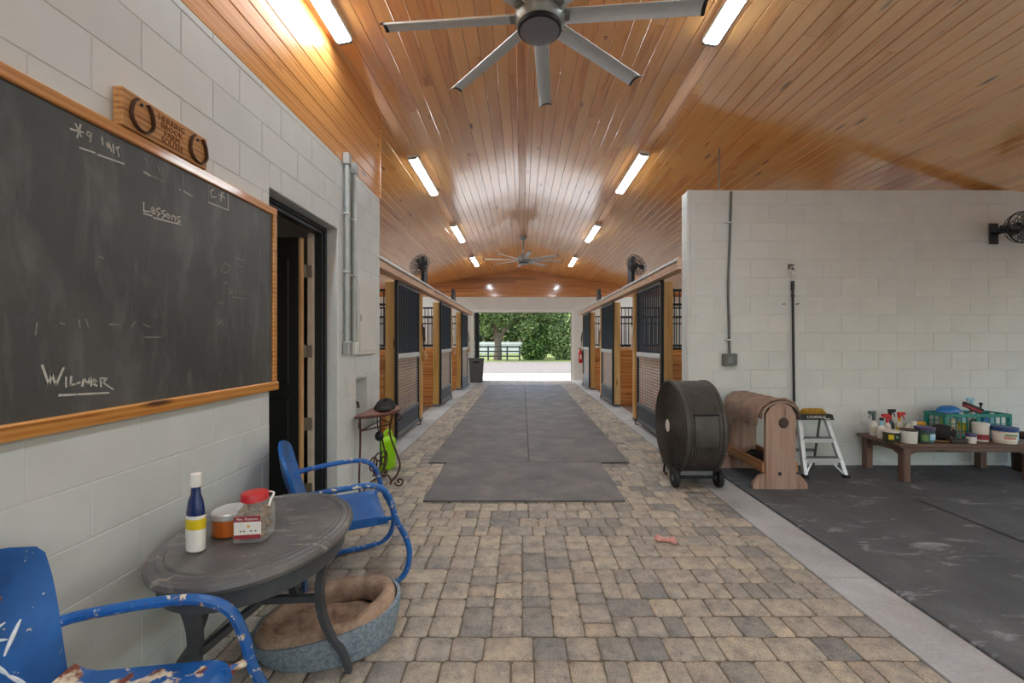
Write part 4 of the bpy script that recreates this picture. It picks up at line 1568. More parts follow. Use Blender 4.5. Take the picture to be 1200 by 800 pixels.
def leg_at(bx_, by_, dx, dy, name='leg'):
    """a scrolled leg in the vertical plane through (bx,by) with outward direction (dx,dy)"""
    prof = catmull([(0, ITZ - .02, 0), (-.035, ITZ - .16, 0), (-.03, .5, 0), (.03, .33, 0), (.06, .22, 0), (.03, .12, 0), (-.03, .05, 0), (-.02, .03, 0)], 5)
    P = [(bx_ + dx * p.x, by_ + dy * p.x, p.y) for p in prof]
    mb = MB().tube(P, .0095, 8)
    foot = spiral(.055, .055, .047, 1.3, PI * 1.05, 1)
    mb.tube([(bx_ + dx * a, by_ + dy * a, b) for a, b in foot], .0085, 8)
    top = spiral(.045, ITZ - .09, .035, 1.2, PI * .6, -1)
    mb.tube([(bx_ + dx * a, by_ + dy * a, b) for a, b in top], .007, 8)
    mb.build(name, M['rust_iron'], it)


leg_at(.06, -.31, .25, -.95)
leg_at(.26, .05, 1, .1)
leg_at(.06, .31, .25, .95)
mb = MB().tube(catmull([(.06, -.29, .63), (.16, -.1, .63), (.235, .05, .63)], 6), .007, 6).tube(catmull([(.06, .29, .63), (.16, .16, .63), (.235, .05, .63)], 6), .007, 6).tube([(.06, -.3, .63), (.06, .3, .63)], .007, 6)
mb.build('rail', M['rust_iron'], it)
mb = MB()
for cy, cz, r0, a0, sg_ in ((-.17, .28, .10, -PI / 2, 1), (-.02, .26, .13, -PI / 2, -1), (.13, .26, .11, -PI / 2, 1)):
    mb.tube([(.13 + .25 * a * .4, cy + a, cz + b) for a, b in spiral(0, 0, r0, 1.6, a0, sg_)], .0075, 8)
mb.tube(catmull([(.07, -.31, .06), (.12, -.2, .13), (.15, -.02, .13), (.2, .05, .12), (.24, .05, .05)], 6), .008, 8)
mb.build('scrollwork', M['rust_iron'], it)
ht = thing('cap', 'crumpled black cap lying on the iron table top', 'hat', (WL + .17, 4.26, ITZ))


def hat(u, v):
    a = 2 * PI * u
    r = math.sin(PI * v * .5)
    z = .085 * math.cos(PI * v * .5) * (1 + .25 * math.sin(2 * a + 1)) + .012 * math.sin(5 * a) * r
    return (.10 * r * math.cos(a), .15 * r * math.sin(a), max(.001, z))


MB().grid(hat, 24, 8).build('crown', M['dark_cloth'], ht, 60)
MB().ball((.05, -.16, .022), (.06, .09, .02), 14, 8).build('brim', M['dark_cloth'], ht, 60)
cdx = thing('hanging_cord', 'black cord with a round black plug hanging under the iron table', 'cord', (WL + .10, 4.23, .2))
MB().tube(catmull([(0, 0, .56), (.01, -.01, .42), (.02, .01, .32), (.03, .02, .2), (.02, .02, .0)], 5), .006, 6).build('cable', M['black_plastic'], cdx)
MB().ball((.02, .01, .31), (.045, .03, .05), 14, 10).build('plug', M['black_plastic'], cdx)
jg = thing('green_jug', 'lime green plastic jug on the concrete beyond the iron table', 'jug', (-1.57, 4.87, 0), math.radians(70))
rr = rounded_rect(.27, .15, .045, 4)
n = len(rr)
lv = [(0, .92), (.01, 1), (.30, 1), (.335, .9), (.36, .55), (.37, .30), (.40, .27)]
vs = [(x * sc, y * sc, z) for z, sc in lv for x, y in rr]
fs = [(i * n + q, i * n + (q + 1) % n, (i + 1) * n + (q + 1) % n, (i + 1) * n + q) for i in range(len(lv) - 1) for q in range(n)] + [tuple(range(n)), tuple((len(lv) - 1) * n + q for q in range(n))]
MB().add(vs, fs).build('jug_body', M['lime'], jg, 50)
MB().tube(catmull([(-.03, 0, .37), (.03, 0, .42), (.10, 0, .41), (.125, 0, .33)], 6), .017, 8).build('handle', M['lime'], jg)
MB().tube(catmull([(-.10, 0, .32), (-.13, 0, .37), (-.15, 0, .40)], 4), .022, 10).build('spout', M['lime'], jg)
ty = put('dog_toy', None, None, ((780 - VX) / F * 3.09, 3.09, 0), (0, 0, math.radians(-18)))
tag(ty, 'chewed pink rubber bone toy on the pavers right of the mats', 'dog toy')
mb = MB()
for sx in (-1, 1):
    for sy in (-1, 1):
        mb.ball((sx * .052, sy * .019, .018), (.024, .021, .018), 10, 7)
MB().tube([(-.05, 0, .017), (0, 0, .015), (.05, 0, .017)], [.02, .016, .02], 10).build('shank', M['pink'], ty, 60)
mb.build('knuckles', M['pink'], ty, 60)

# ================================================================== DRUM FAN
df = thing('drum_fan', 'large scuffed black drum fan on wheels beside the right block wall', 'fan', (1.735, 4.47, .57))
RX = Matrix.Rotation(PI / 2, 4, 'Y')     # lathe axis -> x
RAD, HW = .465, .19
prof = [(RAD, -HW), (RAD + .012, -HW), (RAD + .012, -HW + .03), (RAD, -HW + .035)]
for i in range(1, 12):
    x = -HW + .035 + i * (2 * HW - .07) / 12
    prof += [(RAD - .002, x - .008), (RAD + .004, x - .004), (RAD + .004, x + .004), (RAD - .002, x + .008)]
prof += [(RAD, HW - .035), (RAD + .012, HW - .03), (RAD + .012, HW), (RAD, HW), (RAD - .012, HW), (RAD - .012, -HW), (RAD, -HW)]
MB().lathe(prof, 56, RX, cap=False).build('drum_shell', M['drum'], df, 30)
for sx in (-1, 1):
    mb = MB()
    nr = 17
    for i in range(nr):
        r = .075 + i * (RAD - .08) / (nr - 1)
        xx = sx * (HW + .004 + .018 * math.cos(r / RAD * PI / 2))
        mb.tube([(xx, r * math.cos(a), r * math.sin(a)) for a in np.linspace(0, 2 * PI, 40, endpoint=False)], .0052, 5, closed=True)
    for i in range(24):
        a = 2 * PI * i / 24
        mb.tube([(sx * (HW + .020 * math.cos(q * PI / 2)), RAD * q * math.cos(a), RAD * q * math.sin(a)) for q in (.15, .5, .8, 1.0)], .004, 4)
    mb.build('grille', M['drum_side'], df, kind='stuff')
MB().lathe([(0, .026), (.062, .024), (.066, .016), (.066, .0)], 24, TR(-HW, 0, 0) @ Matrix.Rotation(-PI / 2, 4, 'Y')).build('hub_badge', M['paper'], df)
MB().lathe([(0, -.1), (.085, -.09), (.085, .09), (0, .1)], 20, RX).build('motor', M['black_steel'], df)
for i in range(4):
    T = Matrix.Rotation(i * PI / 2, 4, 'X')
    vs = []
    for (r, w, tw) in ((.08, .05, .9), (.25, .11, .6), (.43, .10, .4)):
        for q in (-1, 1):
            vs.append(T @ Vector((q * w * math.sin(tw) - .05, q * w * math.cos(tw), r)))
    vs2 = [p + Vector((.006, 0, 0)) for p in vs]
    MB().add(vs + vs2, [(0, 1, 3, 2), (2, 3, 5, 4), (6, 8, 9, 7), (8, 10, 11, 9), (0, 2, 8, 6), (2, 4, 10, 8), (1, 7, 9, 3), (3, 9, 11, 5), (4, 5, 11, 10), (0, 6, 7, 1)]).build('blade', M['grey_steel'], df, 0)
# access hatch with a grip on the camera side
mb = MB()


def hatch(u, v):
    a = math.radians(188 + v * 38)
    x = -.10 + .2 * u
    if v > .5:
        q = (v - .5) / .5
        x = -.10 * (1 - .35 * q ** 2) + (.2 * (1 - .35 * q ** 2)) * u
    r = RAD + .014
    return (x, r * math.cos(a), -r * math.sin(a) * 1.0 + 0)


MB().grid(lambda u, v: (lambda x, a: (x, (RAD + .013) * math.cos(a), (RAD + .013) * math.sin(a)))(-.11 + .22 * u, math.radians(158 + 36 * v)), 6, 8, (0, .012, 0)).build('hatch', M['drum'], df, 30)
MB().tube([(-.12, -RAD * math.cos(.42) - .02, RAD * math.sin(.42)), (.12, -RAD * math.cos(.42) - .02, RAD * math.sin(.42))], .012, 8).build('grip', M['black_plastic'], df)
# frame, axle and wheels
MB().cbox(-.165, .165, -.225, -.205, -.455, -.40, .003).build('splash_plate', M['grey_steel'], df, 0)
mb = MB().cbox(-.17, .17, -.26, -.10, -.475, -.455, .004).tube([(-.20, -.22, -.475), (.20, -.22, -.475)], .014, 8)
mb = mb.tube([(-.2, .2, -.43), (.2, .2, -.43)], .012, 8).tube([(-.1, -.2, -.465), (-.1, .2, -.43)], .012, 8)
for sx in (-1, 1):
    mb.tube([(sx * .195, -.22, -.475), (sx * .197, -.20, -.36), (sx * .19, -.1, -.44)], .013, 8)
    mb.tube([(sx * .17, .2, -.41), (sx * .17, .24, -.555), (sx * .17, .16, -.555)], .013, 8)
mb.build('frame', M['black_steel'], df)
for sx in (-1, 1):
    w = MB().lathe([(.03, -.022), (.085, -.024), (.093, -.016), (.093, .016), (.085, .024), (.03, .022)], 24, TR(sx * .215, -.22, -.476) @ RX).build('wheel', M['rubber'], df)
    MB().lathe([(0, -.027), (.028, -.025), (.028, .025), (0, .027)], 12, TR(sx * .215, -.22, -.476) @ RX).build('wheel_hub', M['grey_steel'], w)

# ================================================================== SADDLE RACK
MT = .0165
sr = thing('saddle_rack', 'weathered wooden saddle stand draped with cracked brown leather', 'saddle rack', (2.51, 4.5, MT))


def end_board(yv, front):
    poly = [(-.145, 0), (.145, 0), (.145, .72), (.10, .80), (.03, .84), (-.03, .84), (-.10, .80), (-.145, .72)]
    b = MB().prism(poly, -.02, .02, FACING_CAM(0, yv, 0)).build('end_board', M['rack_wood'], sr, 0)
    for sx in (-1, 1):
        MB().prism([(sx * .146, 0), (sx * .265, 0), (sx * .265, .05), (sx * .20, .13), (sx * .146, .15)], -.018, .018, FACING_CAM(0, yv + (.006 if front else 0), 0)).build('foot', M['rack_wood'], sr, 0)
    return b


eb = end_board(-.34, True)
end_board(.36, False)
MB().lathe([(0, 0), (.045, 0), (.05, .004), (.04, .012), (0, .013)], 20, TR(.025, -.36, .645) @ Matrix.Rotation(PI / 2, 4, 'X')).build('peg_end', M['dark_brown'], eb)
MB().lathe([(0, 0), (.018, 0), (.016, .004), (0, .005)], 14, TR(-.01, -.36, .15) @ Matrix.Rotation(PI / 2, 4, 'X')).build('knot_hole', M['dark_brown'], eb)
for sx in (-1, 1):
    xa, xb = sorted((sx * .15, sx * .175))
    MB().cbox(xa, xb, -.35, .37, .16, .26, .004).build('side_rail', M['rack_wood_x'], sr, 0)
MB().cbox(-.148, .148, -.315, .335, .15, .165, .003).build('tray_board', M['rack_wood_x'], sr, 0)
# padded top
topc = []
MB().grid(lambda u, v: ((.185 * math.cos(PI * u)) * 1.0, -.37 + .72 * v, .70 + .16 * math.sin(PI * u)), 16, 6, (0, 0, -.02)).build('saddle_top', M['leather'], sr, 50)


def drape(u, v):
    a = PI * (-.03 + 1.0 * u)
    yv = -.30 + .69 * v
    x = -.197 * math.cos(a) * -1
    x = .197 * math.cos(a)
    z = .70 + .172 * math.sin(a)
    if u > .93:
        z -= (u - .93) / .07 * (.10 + .09 * v + .03 * math.sin(v * 9))
        x -= .012 * math.sin(v * 14)
    z += .006 * math.sin(v * 31 + u * 11) + .004 * math.sin(u * 40)
    x += .004 * math.sin(v * 23)
    return (x, yv - .05 * math.sin(u * PI) * (1 - v), z)


MB().grid(drape, 24, 20, (0, 0, -.006)).build('leather_cover', M['leather'], sr, 60)
MB().tube([(.2 * math.cos(PI * q) , -.305 - .05 * math.sin(q * PI), .70 + .178 * math.sin(PI * q)) for q in np.linspace(.08, .98, 22)], [.012 + .004 * math.sin(i * 1.7) for i in range(22)], 7).build('torn_edge', M['leather_pale'], sr, 60)
bd = thing('dark_bundle', 'dark crumpled cloth bundle in the tray of the saddle stand', 'cloth', (2.5, 4.5, MT + .166))


def bundle(u, v):
    a, b = 2 * PI * u, PI * .5 * v
    r = math.sin(b)
    return (.12 * r * math.cos(a) * (1 + .12 * math.sin(4 * a)), .26 * r * math.sin(a), max(.001, .11 * math.cos(b) + .03 * math.sin(3 * a + 9 * v) * r * (1 - v)))


MB().grid(bundle, 28, 10).build('cloth', M['dark_cloth'], bd, 60)

# ================================================================== POLE
pole = thing('black_pole', 'long black pole hanging from a wall ring behind the stepladder', 'pole', (3.13, WR_Y, 0))
MB().tube([(0, -.03, 2.15), (.012, -.03, 1.2), (.022, -.03, .5)], .0135, 10).build('shaft', M['black_plastic'], pole)
MB().tube([(0, -.03, 2.15), (0, -.03, 2.04)], .019, 10).tube([(.003, -.03, 1.99), (.003, -.03, 1.97)], .02, 10).build('ferrule', M['black_steel'], pole)
MB().tube([(0, -.03, 2.15), (.006, -.035, 2.2), (-.004, -.035, 2.25)], .008, 8).tube([(.03 * math.cos(a), -.035, 2.285 + .03 * math.sin(a)) for a in np.linspace(0, 2 * PI, 16, endpoint=False)], .006, 6, closed=True).build('snap_hook', M['galv'], pole)
MB().cbox(-.04, .03, -.012, -.002, 2.29, 2.35, .003).build('wall_plate', M['pipe_dark'], pole, 0)
for dx in (-.09, .06):
    nl = put('wall_hook', None, None, (3.13 + dx, WR_Y, 1.885))
    tag(nl, 'small metal wall hook %s of the black pole' % ('left' if dx < 0 else 'right'), 'hook')
    MB().tube([(0, -.001, 0), (0, -.03, 0), (.012 * (1 if dx > 0 else -1), -.04, .004)], .006, 6).build('hook_body', M['grey_steel'], nl)

# ================================================================== STEPLADDER AND BRUSH
ld = thing('stepladder', 'small aluminium stepladder with a black lettered top beside the saddle stand', 'ladder', (3.2, 4.66, MT))
H = .585
for sx in (-1, 1):
    MB().add([(sx * (.15) + a * .02, .05 + b, H) for a, b in ((-1, -.022), (1, -.022), (1, .022), (-1, .022))] + [(sx * .215 + a * .02, -.16 + b, 0) for a, b in ((-1, -.022), (1, -.022), (1, .022), (-1, .022))], [(0, 1, 2, 3), (4, 7, 6, 5), (0, 4, 5, 1), (1, 5, 6, 2), (2, 6, 7, 3), (3, 7, 4, 0)]).build('front_leg', M['alu'], ld, 0)
    MB().tube([(sx * .115, .09, H), (sx * .14, .235, .01)], .012, 8).build('rear_leg', M['grey_steel'], ld)
    MB().cbox(sx * .215 - .028, sx * .215 + .028, -.19, -.13, 0, .03, .004).build('rubber_foot', M['rubber'], ld, 0)
    MB().tube([(sx * .09, -.09, .165), (sx * .20, -.15, .03)], .009, 8).build('brace', M['alu'], ld)
for zz in (.19, .385):
    q = zz / H
    w = .215 - .065 * q
    yy = -.16 + .21 * q
    st = MB().cbox(-w, w, yy - .03, yy + .06, zz - .048, zz, .004).build('step', M['alu'], ld, 0)
    MB().cbox(-w + .01, w - .01, yy - .028, yy + .058, zz, zz + .003, .001).build('tread', M['grey_steel'], st, 0)
MB().cbox(-.13, .13, .20, .22, .18, .21, .003).build('rear_bar', M['grey_steel'], ld, 0)
MB().prism([(-.185, 0), (.195, 0), (.175, .06), (-.165, .06)], -.07, .08, FACING_CAM(0, .06, H - .005)).build('ladder_top', M['black_plastic'], ld, 0)
text_on('lettering', 'LOUISVILLE', .04, M['paper'], ld, FACING_CAM(.0, -.0205, H + .027), .0006)
MB().cbox(.09, .15, -.021, -.0195, H + .003, H + .011, .0004).build('small_print', M['paper'], ld, 0)
br = thing('scrub_brush', 'tan bristle scrub brush lying on top of the stepladder', 'brush', (3.19, 4.69, MT + H + .055), math.radians(3))
MB().lathe([(0, .028), (.033, .028), (.036, .04), (.03, .058), (0, .062)], 24, None, 3.7, 1.05).build('brush_back', M['bristle'], br, 40)
mb = MB()
rb = random.Random(3)
for i in range(26):
    for j in range(7):
        x, yv = -.12 + i * .0096, -.03 + j * .01
        mb.tube([(x, yv, .03), (x * 1.05 + rb.uniform(-.004, .004), yv * 1.15, 0.001)], .0045, 4)
mb.build('bristles', M['bristle'], br, 0, kind='stuff')

# ================================================================== BENCH AND WHAT STANDS ON IT
BZ = .405
bn = thing('low_bench', 'low dark wooden bench along the right block wall holding grooming supplies', 'bench', (4.6, 4.62, MT - .002))
for i in range(4):
    MB().cbox(-.76, .76, -.285 + i * .1425, -.285 + (i + 1) * .1425 - .003, BZ - .05, BZ - .015, .004).build('plank', M['bench_wood'], bn, 0)
for sx, sy in ((-1, -1), (1, -1), (-1, 1), (1, 1)):
    MB().cbox(sx * .615 - .037 - .06 * (sx < 0), sx * .615 + .037 - .06 * (sx < 0), sy * .235 - .037, sy * .235 + .037, 0, BZ - .05, .005).build('leg', M['bench_leg'], bn, 0)
for sy in (-1, 1):
    MB().prism([(-.638, -.09), (-.55, -.055), (.50, -.055), (.578, -.09), (.578, 0), (-.638, 0)], -.012, .012, FACING_CAM(0, sy * .235, BZ - .05)).build('apron', M['bench_wood'], bn, 0)
for sx in (-1, 1):
    MB().prism([(-.198, -.10), (-.1, -.06), (.1, -.06), (.198, -.10), (.198, 0), (-.198, 0)], -.012, .012, TR(sx * .615 - .06 * (sx < 0), 0, BZ - .05) @ Matrix(((0, 0, 1, 0), (1, 0, 0, 0), (0, 1, 0, 0), (0, 0, 0, 1)))).build('apron', M['bench_leg'], bn, 0)
BT = MT - .002 + BZ - .0148


def on_bench(px, Y):
    return ((px - VX) / F * Y, Y, BT)


def tub(px, Y, r, h, body, lid, lab, band=None, name='tub', lidh=.022):
    o = thing(name, lab, 'tub', on_bench(px, Y), R.uniform(-.3, .3))
    MB().lathe([(r * .9, 0), (r * .93, .003), (r, h - lidh), (r * .98, h - lidh)], 28).build('tub_body', body, o)
    if lid:
        MB().lathe([(r * 1.02, h - lidh - .002), (r * 1.06, h - lidh), (r * 1.06, h - .003), (r * 1.02, h), (0, h)], 28, cap=False).build('lid', lid, o)
    if band:
        mt, z0, z1 = band
        q = lambda z: (.93 + .07 * z / (h - lidh)) * r + .0012
        MB().lathe([(q(z0), z0), (q(z1), z1)], 28, cap=False).build('label', mt, o)
    return o


def patch(o, r, z0, z1, a0, a1, mat, name='label_patch'):
    n = 8
    P = [(r * math.cos(math.radians(a0 + (a1 - a0) * i / n)), r * math.sin(math.radians(a0 + (a1 - a0) * i / n))) for i in range(n + 1)]
    mb = MB()
    for (xa, ya_), (xb, yb_) in zip(P, P[1:]):
        mb.add([(xa, ya_, z0), (xb, yb_, z0), (xb, yb_, z1), (xa, ya_, z1)], [(0, 1, 2, 3)])
    mb.build(name, mat, o)


def spray(px, Y, h, r, body, trig, lab, label=None, collar=None, flip=1, rz=0.0):
    o = thing('trigger_bottle', lab, 'bottle', on_bench(px, Y), rz)
    hb = h * .66
    MB().lathe([(r * .85, 0), (r, .006), (r, hb * .62), (r * .85, hb * .76), (r * .4, hb * .92), (r * .34, hb)], 20).build('bottle_body', body, o)
    if label:
        MB().lathe([(r * 1.015, hb * .12), (r * 1.015, hb * .55)], 20, cap=False).build('label', label, o)
    MB().lathe([(r * .46, hb - .012), (r * .46, hb + .02), (r * .36, hb + .03)], 14).build('collar', collar or trig, o)
    t0 = hb + .025
    MB().cbox(-.016, .016, -.011, .011, t0, h - .012, .003).cbox(-.062 * flip if flip > 0 else -.022, .022 if flip > 0 else .062, -.012, .012, h - .034, h, .005).build('trigger_head', trig, o, 0)
    MB().tube([(-flip * .03, 0, h - .03), (-flip * .045, 0, h - .055), (-flip * .055, 0, h - .085)], .006, 6).build('trigger', trig, o)
    return o


spray(1024, 4.76, .27, .036, M['white_plastic'], M['grey_trigger'], 'white spray bottle with a grey-green trigger at the left end of the bench', M['cream_plastic'])
o = thing('lotion_bottle', 'slim white bottle with a pale blue neck and dark cap on the bench', 'bottle', on_bench(1033, 4.62))
MB().lathe([(.034, 0), (.037, .005), (.037, .10), (.024, .135), (.017, .14)], 18).build('bottle_body', M['white_plastic'], o)
MB().lathe([(.018, .14), (.018, .19), (.014, .195)], 14).build('neck', M['pale_blue'], o)
MB().lathe([(.016, .19), (.02, .195), (.02, .22), (0, .222)], 14).build('cap', M['black_plastic'], o)
spray(1043, 4.80, .285, .038, M['lid_teal'], M['black_plastic'], 'tall dark spray bottle with a black trigger behind the red-headed sprayers', None, M['red_plastic'], -1)
spray(1040, 4.60 + .12, .245, .033, M['white_plastic'], M['red_plastic'], 'white spray bottle with a large red trigger behind the dark-labelled tub', M['paper'], M['red_plastic'])
spray(1054, 4.74, .262, .032, M['cream_plastic'], M['red_plastic'], 'cream spray bottle with a red trigger and amber collar', M['yellow_label'], M['yellow_plastic'], -1)
o = tub(1044, 4.47, .07, .118, M['dark_print'], M['white_plastic'], 'short tub with a dark printed label and white lid near the bench front', None, lidh=.016)
patch(o, .0712, .03, .08, 225, 262, M['yellow_label'])
patch(o, .0712, .02, .09, 268, 330, M['black_plastic'])
patch(o, .0715, .045, .07, 275, 300, M['green_label'])
o = tub(1064.5, 4.42, .076, .138, M['white_plastic'], M['dark_brown'], 'plain white tub with a dark rim between the two labelled tubs', None, lidh=.01)
patch(o, .0775, .02, .11, 315, 350, M['dark_print'])
patch(o, .0775, .05, .08, 300, 316, M['dark_print'])
o = tub(1083.5, 4.42, .08, .165, M['lid_teal'], M['lid_purple'], 'dark green tub with a purple lid near the bench front', (M['grey_trigger'], .02, .10), lidh=.028)
patch(o, .0815, .04, .105, 262, 320, M['pale_blue'])
patch(o, .082, .075, .09, 268, 310, M['paper'])
patch(o, .0815, .03, .09, 215, 255, M['green_label'])
o = thing('small_bottle', 'small green-labelled white bottle lying behind the white tub', 'bottle', on_bench(1065, 4.66))
MB().lathe([(.03, 0), (.032, .005), (.032, .11), (.015, .13), (.015, .16), (0, .162)], 16).build('bottle_body', M['white_plastic'], o)
MB().lathe([(.0325, .02), (.0325, .09)], 16, cap=False).build('label', M['green_label'], o)
o = thing('small_bottle', 'small white bottle with a round white cap behind the purple-lidded tub', 'bottle', on_bench(1071, 4.60))
MB().lathe([(.03, 0), (.03, .12), (.02, .14), (.024, .145), (.024, .185), (0, .19)], 16).build('bottle_body', M['white_plastic'], o)
o = thing('sponge', 'orange-tan sponge behind the purple-lidded tub', 'sponge', on_bench(1078, 4.76), .2)
MB().ball((0, 0, .05), (.085, .05, .05), 16, 10).build('sponge_body', M['bristle'], o, 60)
MB().cbox(-.06, .06, -.03, .03, .1, .15, .012).build('second_layer', M['yellow_plastic'], o, 0)
# black boot-like brush bag and loose brushes
o = thing('black_bag', 'rounded black zip pouch leaning in front of the teal crate', 'pouch', on_bench(1104, 4.52), -.25)
MB().ball((0, 0, .085), (.125, .06, .085), 20, 12, M=Matrix.Rotation(.12, 3, 'Y').to_4x4()).build('pouch_body', M['dark_cloth'], o, 60)
MB().tube([(.09 + .045 * math.cos(a), -.045 + .0 * a, .085 + .07 * math.sin(a)) for a in np.linspace(.2, 2 * PI + .2, 18)], .006, 6).build('piping', M['leather'], o)
o = thing('hand_brush', 'pale wooden-handled brush lying at the front of the bench', 'brush', on_bench(1103, 4.42), -.28)
MB().tube([(-.09, 0, .012), (-.02, 0, .014), (.06, 0, .012), (.1, 0, .01)], [.012, .014, .011, .009], 8, flat=(.7, 1.3)).build('handle', M['brush_wood'], o)
o = thing('hand_brush', 'dark flat brush lying in front of the yellow bottle', 'brush', on_bench(1122, 4.40), .05)
MB().prism(rounded_rect(.2, .06, .025), .022, .042).build('brush_back', M['dark_brown'], o, 40)
MB().cbox(-.085, .085, -.024, .024, 0, .024, .004).build('bristles', M['black_plastic'], o, 0)
tub(1138, 4.40, .042, .10, M['white_plastic'], M['lid_purple'], 'small white pot with a purple cap in front of the teal crate', None, lidh=.03)
tub(1149, 4.50, .066, .19, M['white_plastic'], M['white_plastic'], 'tall white tub with a dark red label in front of the teal crate', (M['red_label'], .02, .075))
o = tub(1177, 4.42, .098, .165, M['cream_plastic'], M['lid_blue'], 'wide cream tub with a blue lid at the right end of the bench', (M['paper'], .03, .11), lidh=.04)
patch(o, .0995, .05, .075, 235, 290, M['pink'])
patch(o, .0995, .08, .10, 240, 300, M['green_label'])
patch(o, .0995, .04, .10, 305, 335, M['pale_blue'])
# teal crate with bottles
cx0, cx1 = (1096 - VX) / F * 4.72, (1173 - VX) / F * 4.72
cr = thing('plastic_crate', 'teal open-sided plastic crate full of bottles at the back of the bench', 'crate', ((cx0 + cx1) / 2, 4.735, BT))
hw, hd, hh = (cx1 - cx0) / 2, .125, .26
MB().cbox(-hw, hw, -hd, hd, 0, .012, .003).build('base', M['teal'], cr, 0)
MB().cbox(-hw, hw, -hd, -hd + .012, hh - .035, hh, .003).cbox(-hw, hw, hd - .012, hd, hh - .035, hh, .003).cbox(-hw, -hw + .012, -hd, hd, hh - .035, hh, .003).cbox(hw - .012, hw, -hd, hd, hh - .035, hh, .003).build('rim', M['teal'], cr, 0)
for sx in (-1, 1):
    for sy in (-1, 1):
        MB().cbox(min(sx * hw, sx * (hw - .03)), max(sx * hw, sx * (hw - .03)), min(sy * hd, sy * (hd - .03)), max(sy * hd, sy * (hd - .03)), .01, hh - .03, .003).build('corner_post', M['teal'], cr, 0)
mb = MB()
for i in range(1, 12):
    x = -hw + i * 2 * hw / 12
    w = .004 if i != 6 else .02
    mb.box(x - w, x + w, -hd, -hd + .008, .01, hh - .03).box(x - w, x + w, hd - .008, hd, .01, hh - .03)
for zz in (.07, .15):
    mb.box(-hw, hw, -hd, -hd + .008, zz, zz + .008).box(-hw, hw, hd - .008, hd, zz, zz + .008)
mb.build('side_slats', M['teal'], cr, 0, kind='stuff')
CB0 = BT + .0125


def in_crate(dx, dy, r, h, mt, lab, cap=None, label=None, name='crate_bottle'):
    o = thing(name, lab, 'bottle', ((cx0 + cx1) / 2 + dx, 4.735 + dy, CB0), 0, 'bottles in the teal crate')
    MB().lathe([(r * .9, 0), (r, .005), (r, h * .7), (r * .5, h * .84), (r * .42, h * .88)], 16).build('bottle_body', mt, o)
    MB().lathe([(r * .5, h * .86), (r * .5, h * .98), (0, h)], 12).build('cap', cap or M['white_plastic'], o)
    if label:
        MB().lathe([(r * 1.02, h * .15), (r * 1.02, h * .6)], 16, cap=False).build('label', label, o)
    return o


in_crate(-.30, -.05, .038, .25, M['green_label'], 'green bottle at the left end of the teal crate', M['black_plastic'])
in_crate(-.21, -.06, .034, .19, M['white_plastic'], 'white bottle second from the left inside the teal crate', M['cream_plastic'], M['cream_plastic'])
in_crate(-.125, -.065, .036, .26, M['pale_blue'], 'pale bottle with a yellow band inside the teal crate', M['white_plastic'], M['yellow_label'])
in_crate(.02, -.06, .036, .22, M['lid_teal'], 'dark green bottle in the middle of the teal crate', M['white_plastic'], M['green_label'])
in_crate(.135, -.06, .042, .245, M['bottle_blue'], 'bright blue bottle towards the right of the teal crate', M['bottle_blue'], M['lid_blue'])
in_crate(.235, -.04, .036, .25, M['pale_blue'], 'pale blue bottle at the right end of the teal crate', M['white_plastic'])
sb = spray(1139, 4.78, .40, .042, M['white_plastic'], M['pale_blue'], 'tall spray bottle with a pale trigger rising out of the teal crate', None, M['grey_trigger'], 1)
sb.location.z = CB0
o = thing('blue_cloth', 'folded blue cloth heaped over the top left of the teal crate', 'cloth', ((cx0 + cx1) / 2 - .17, 4.76, BT + hh - .02), .1)
MB().grid(lambda u, v: (.15 * math.sin(PI * .5 * v) * math.cos(2 * PI * u), .075 * math.sin(PI * .5 * v) * math.sin(2 * PI * u), .02 + .07 * math.cos(PI * .5 * v) * (1 + .3 * math.sin(6 * PI * u) * v)), 24, 8).build('cloth', M['bottle_blue'], o, 60)
o = thing('dandy_brush', 'dark red-backed brush lying across the top of the teal crate', 'brush', ((cx0 + cx1) / 2 + .03, 4.70, BT + hh + .06), -.1)
T = Matrix.Rotation(.42, 4, 'Y')
MB().prism(rounded_rect(.21, .06, .028), .0, .022, T).build('brush_back', M['dark_brown'], o, 40)
MB().cbox(-.09, .09, -.024, .024, -.03, .0, .004, M=T).build('bristles', M['red_label'], o, 0)
o = thing('hoof_pick', 'black-handled hoof pick standing up in the right side of the teal crate', 'pick', ((cx0 + cx1) / 2 + .19, 4.77, CB0))
MB().tube([(0, 0, 0), (.0, 0, .25), (.005, 0, .34)], .009, 8).ball((.005, 0, .335), .018, 10, 8).build('handle', M['black_plastic'], o)

# dark barrel beyond the bench
kb = thing('feed_barrel', 'dark brown round tub standing at the right edge beyond the bench', 'tub', (5.64, 4.72, MT - .002))
MB().lathe([(.13, 0), (.15, .02), (.165, .36), (.175, .38), (.175, .41), (.16, .41), (.15, .05), (0, .05)], 28, cap=False).build('tub_body', M['dark_brown'], kb)
MB().tube([(.165 * math.cos(a), .165 * math.sin(a), .33) for a in np.linspace(0, 2 * PI, 24, endpoint=False)], .008, 6, closed=True).build('hoop', M['black_steel'], kb)

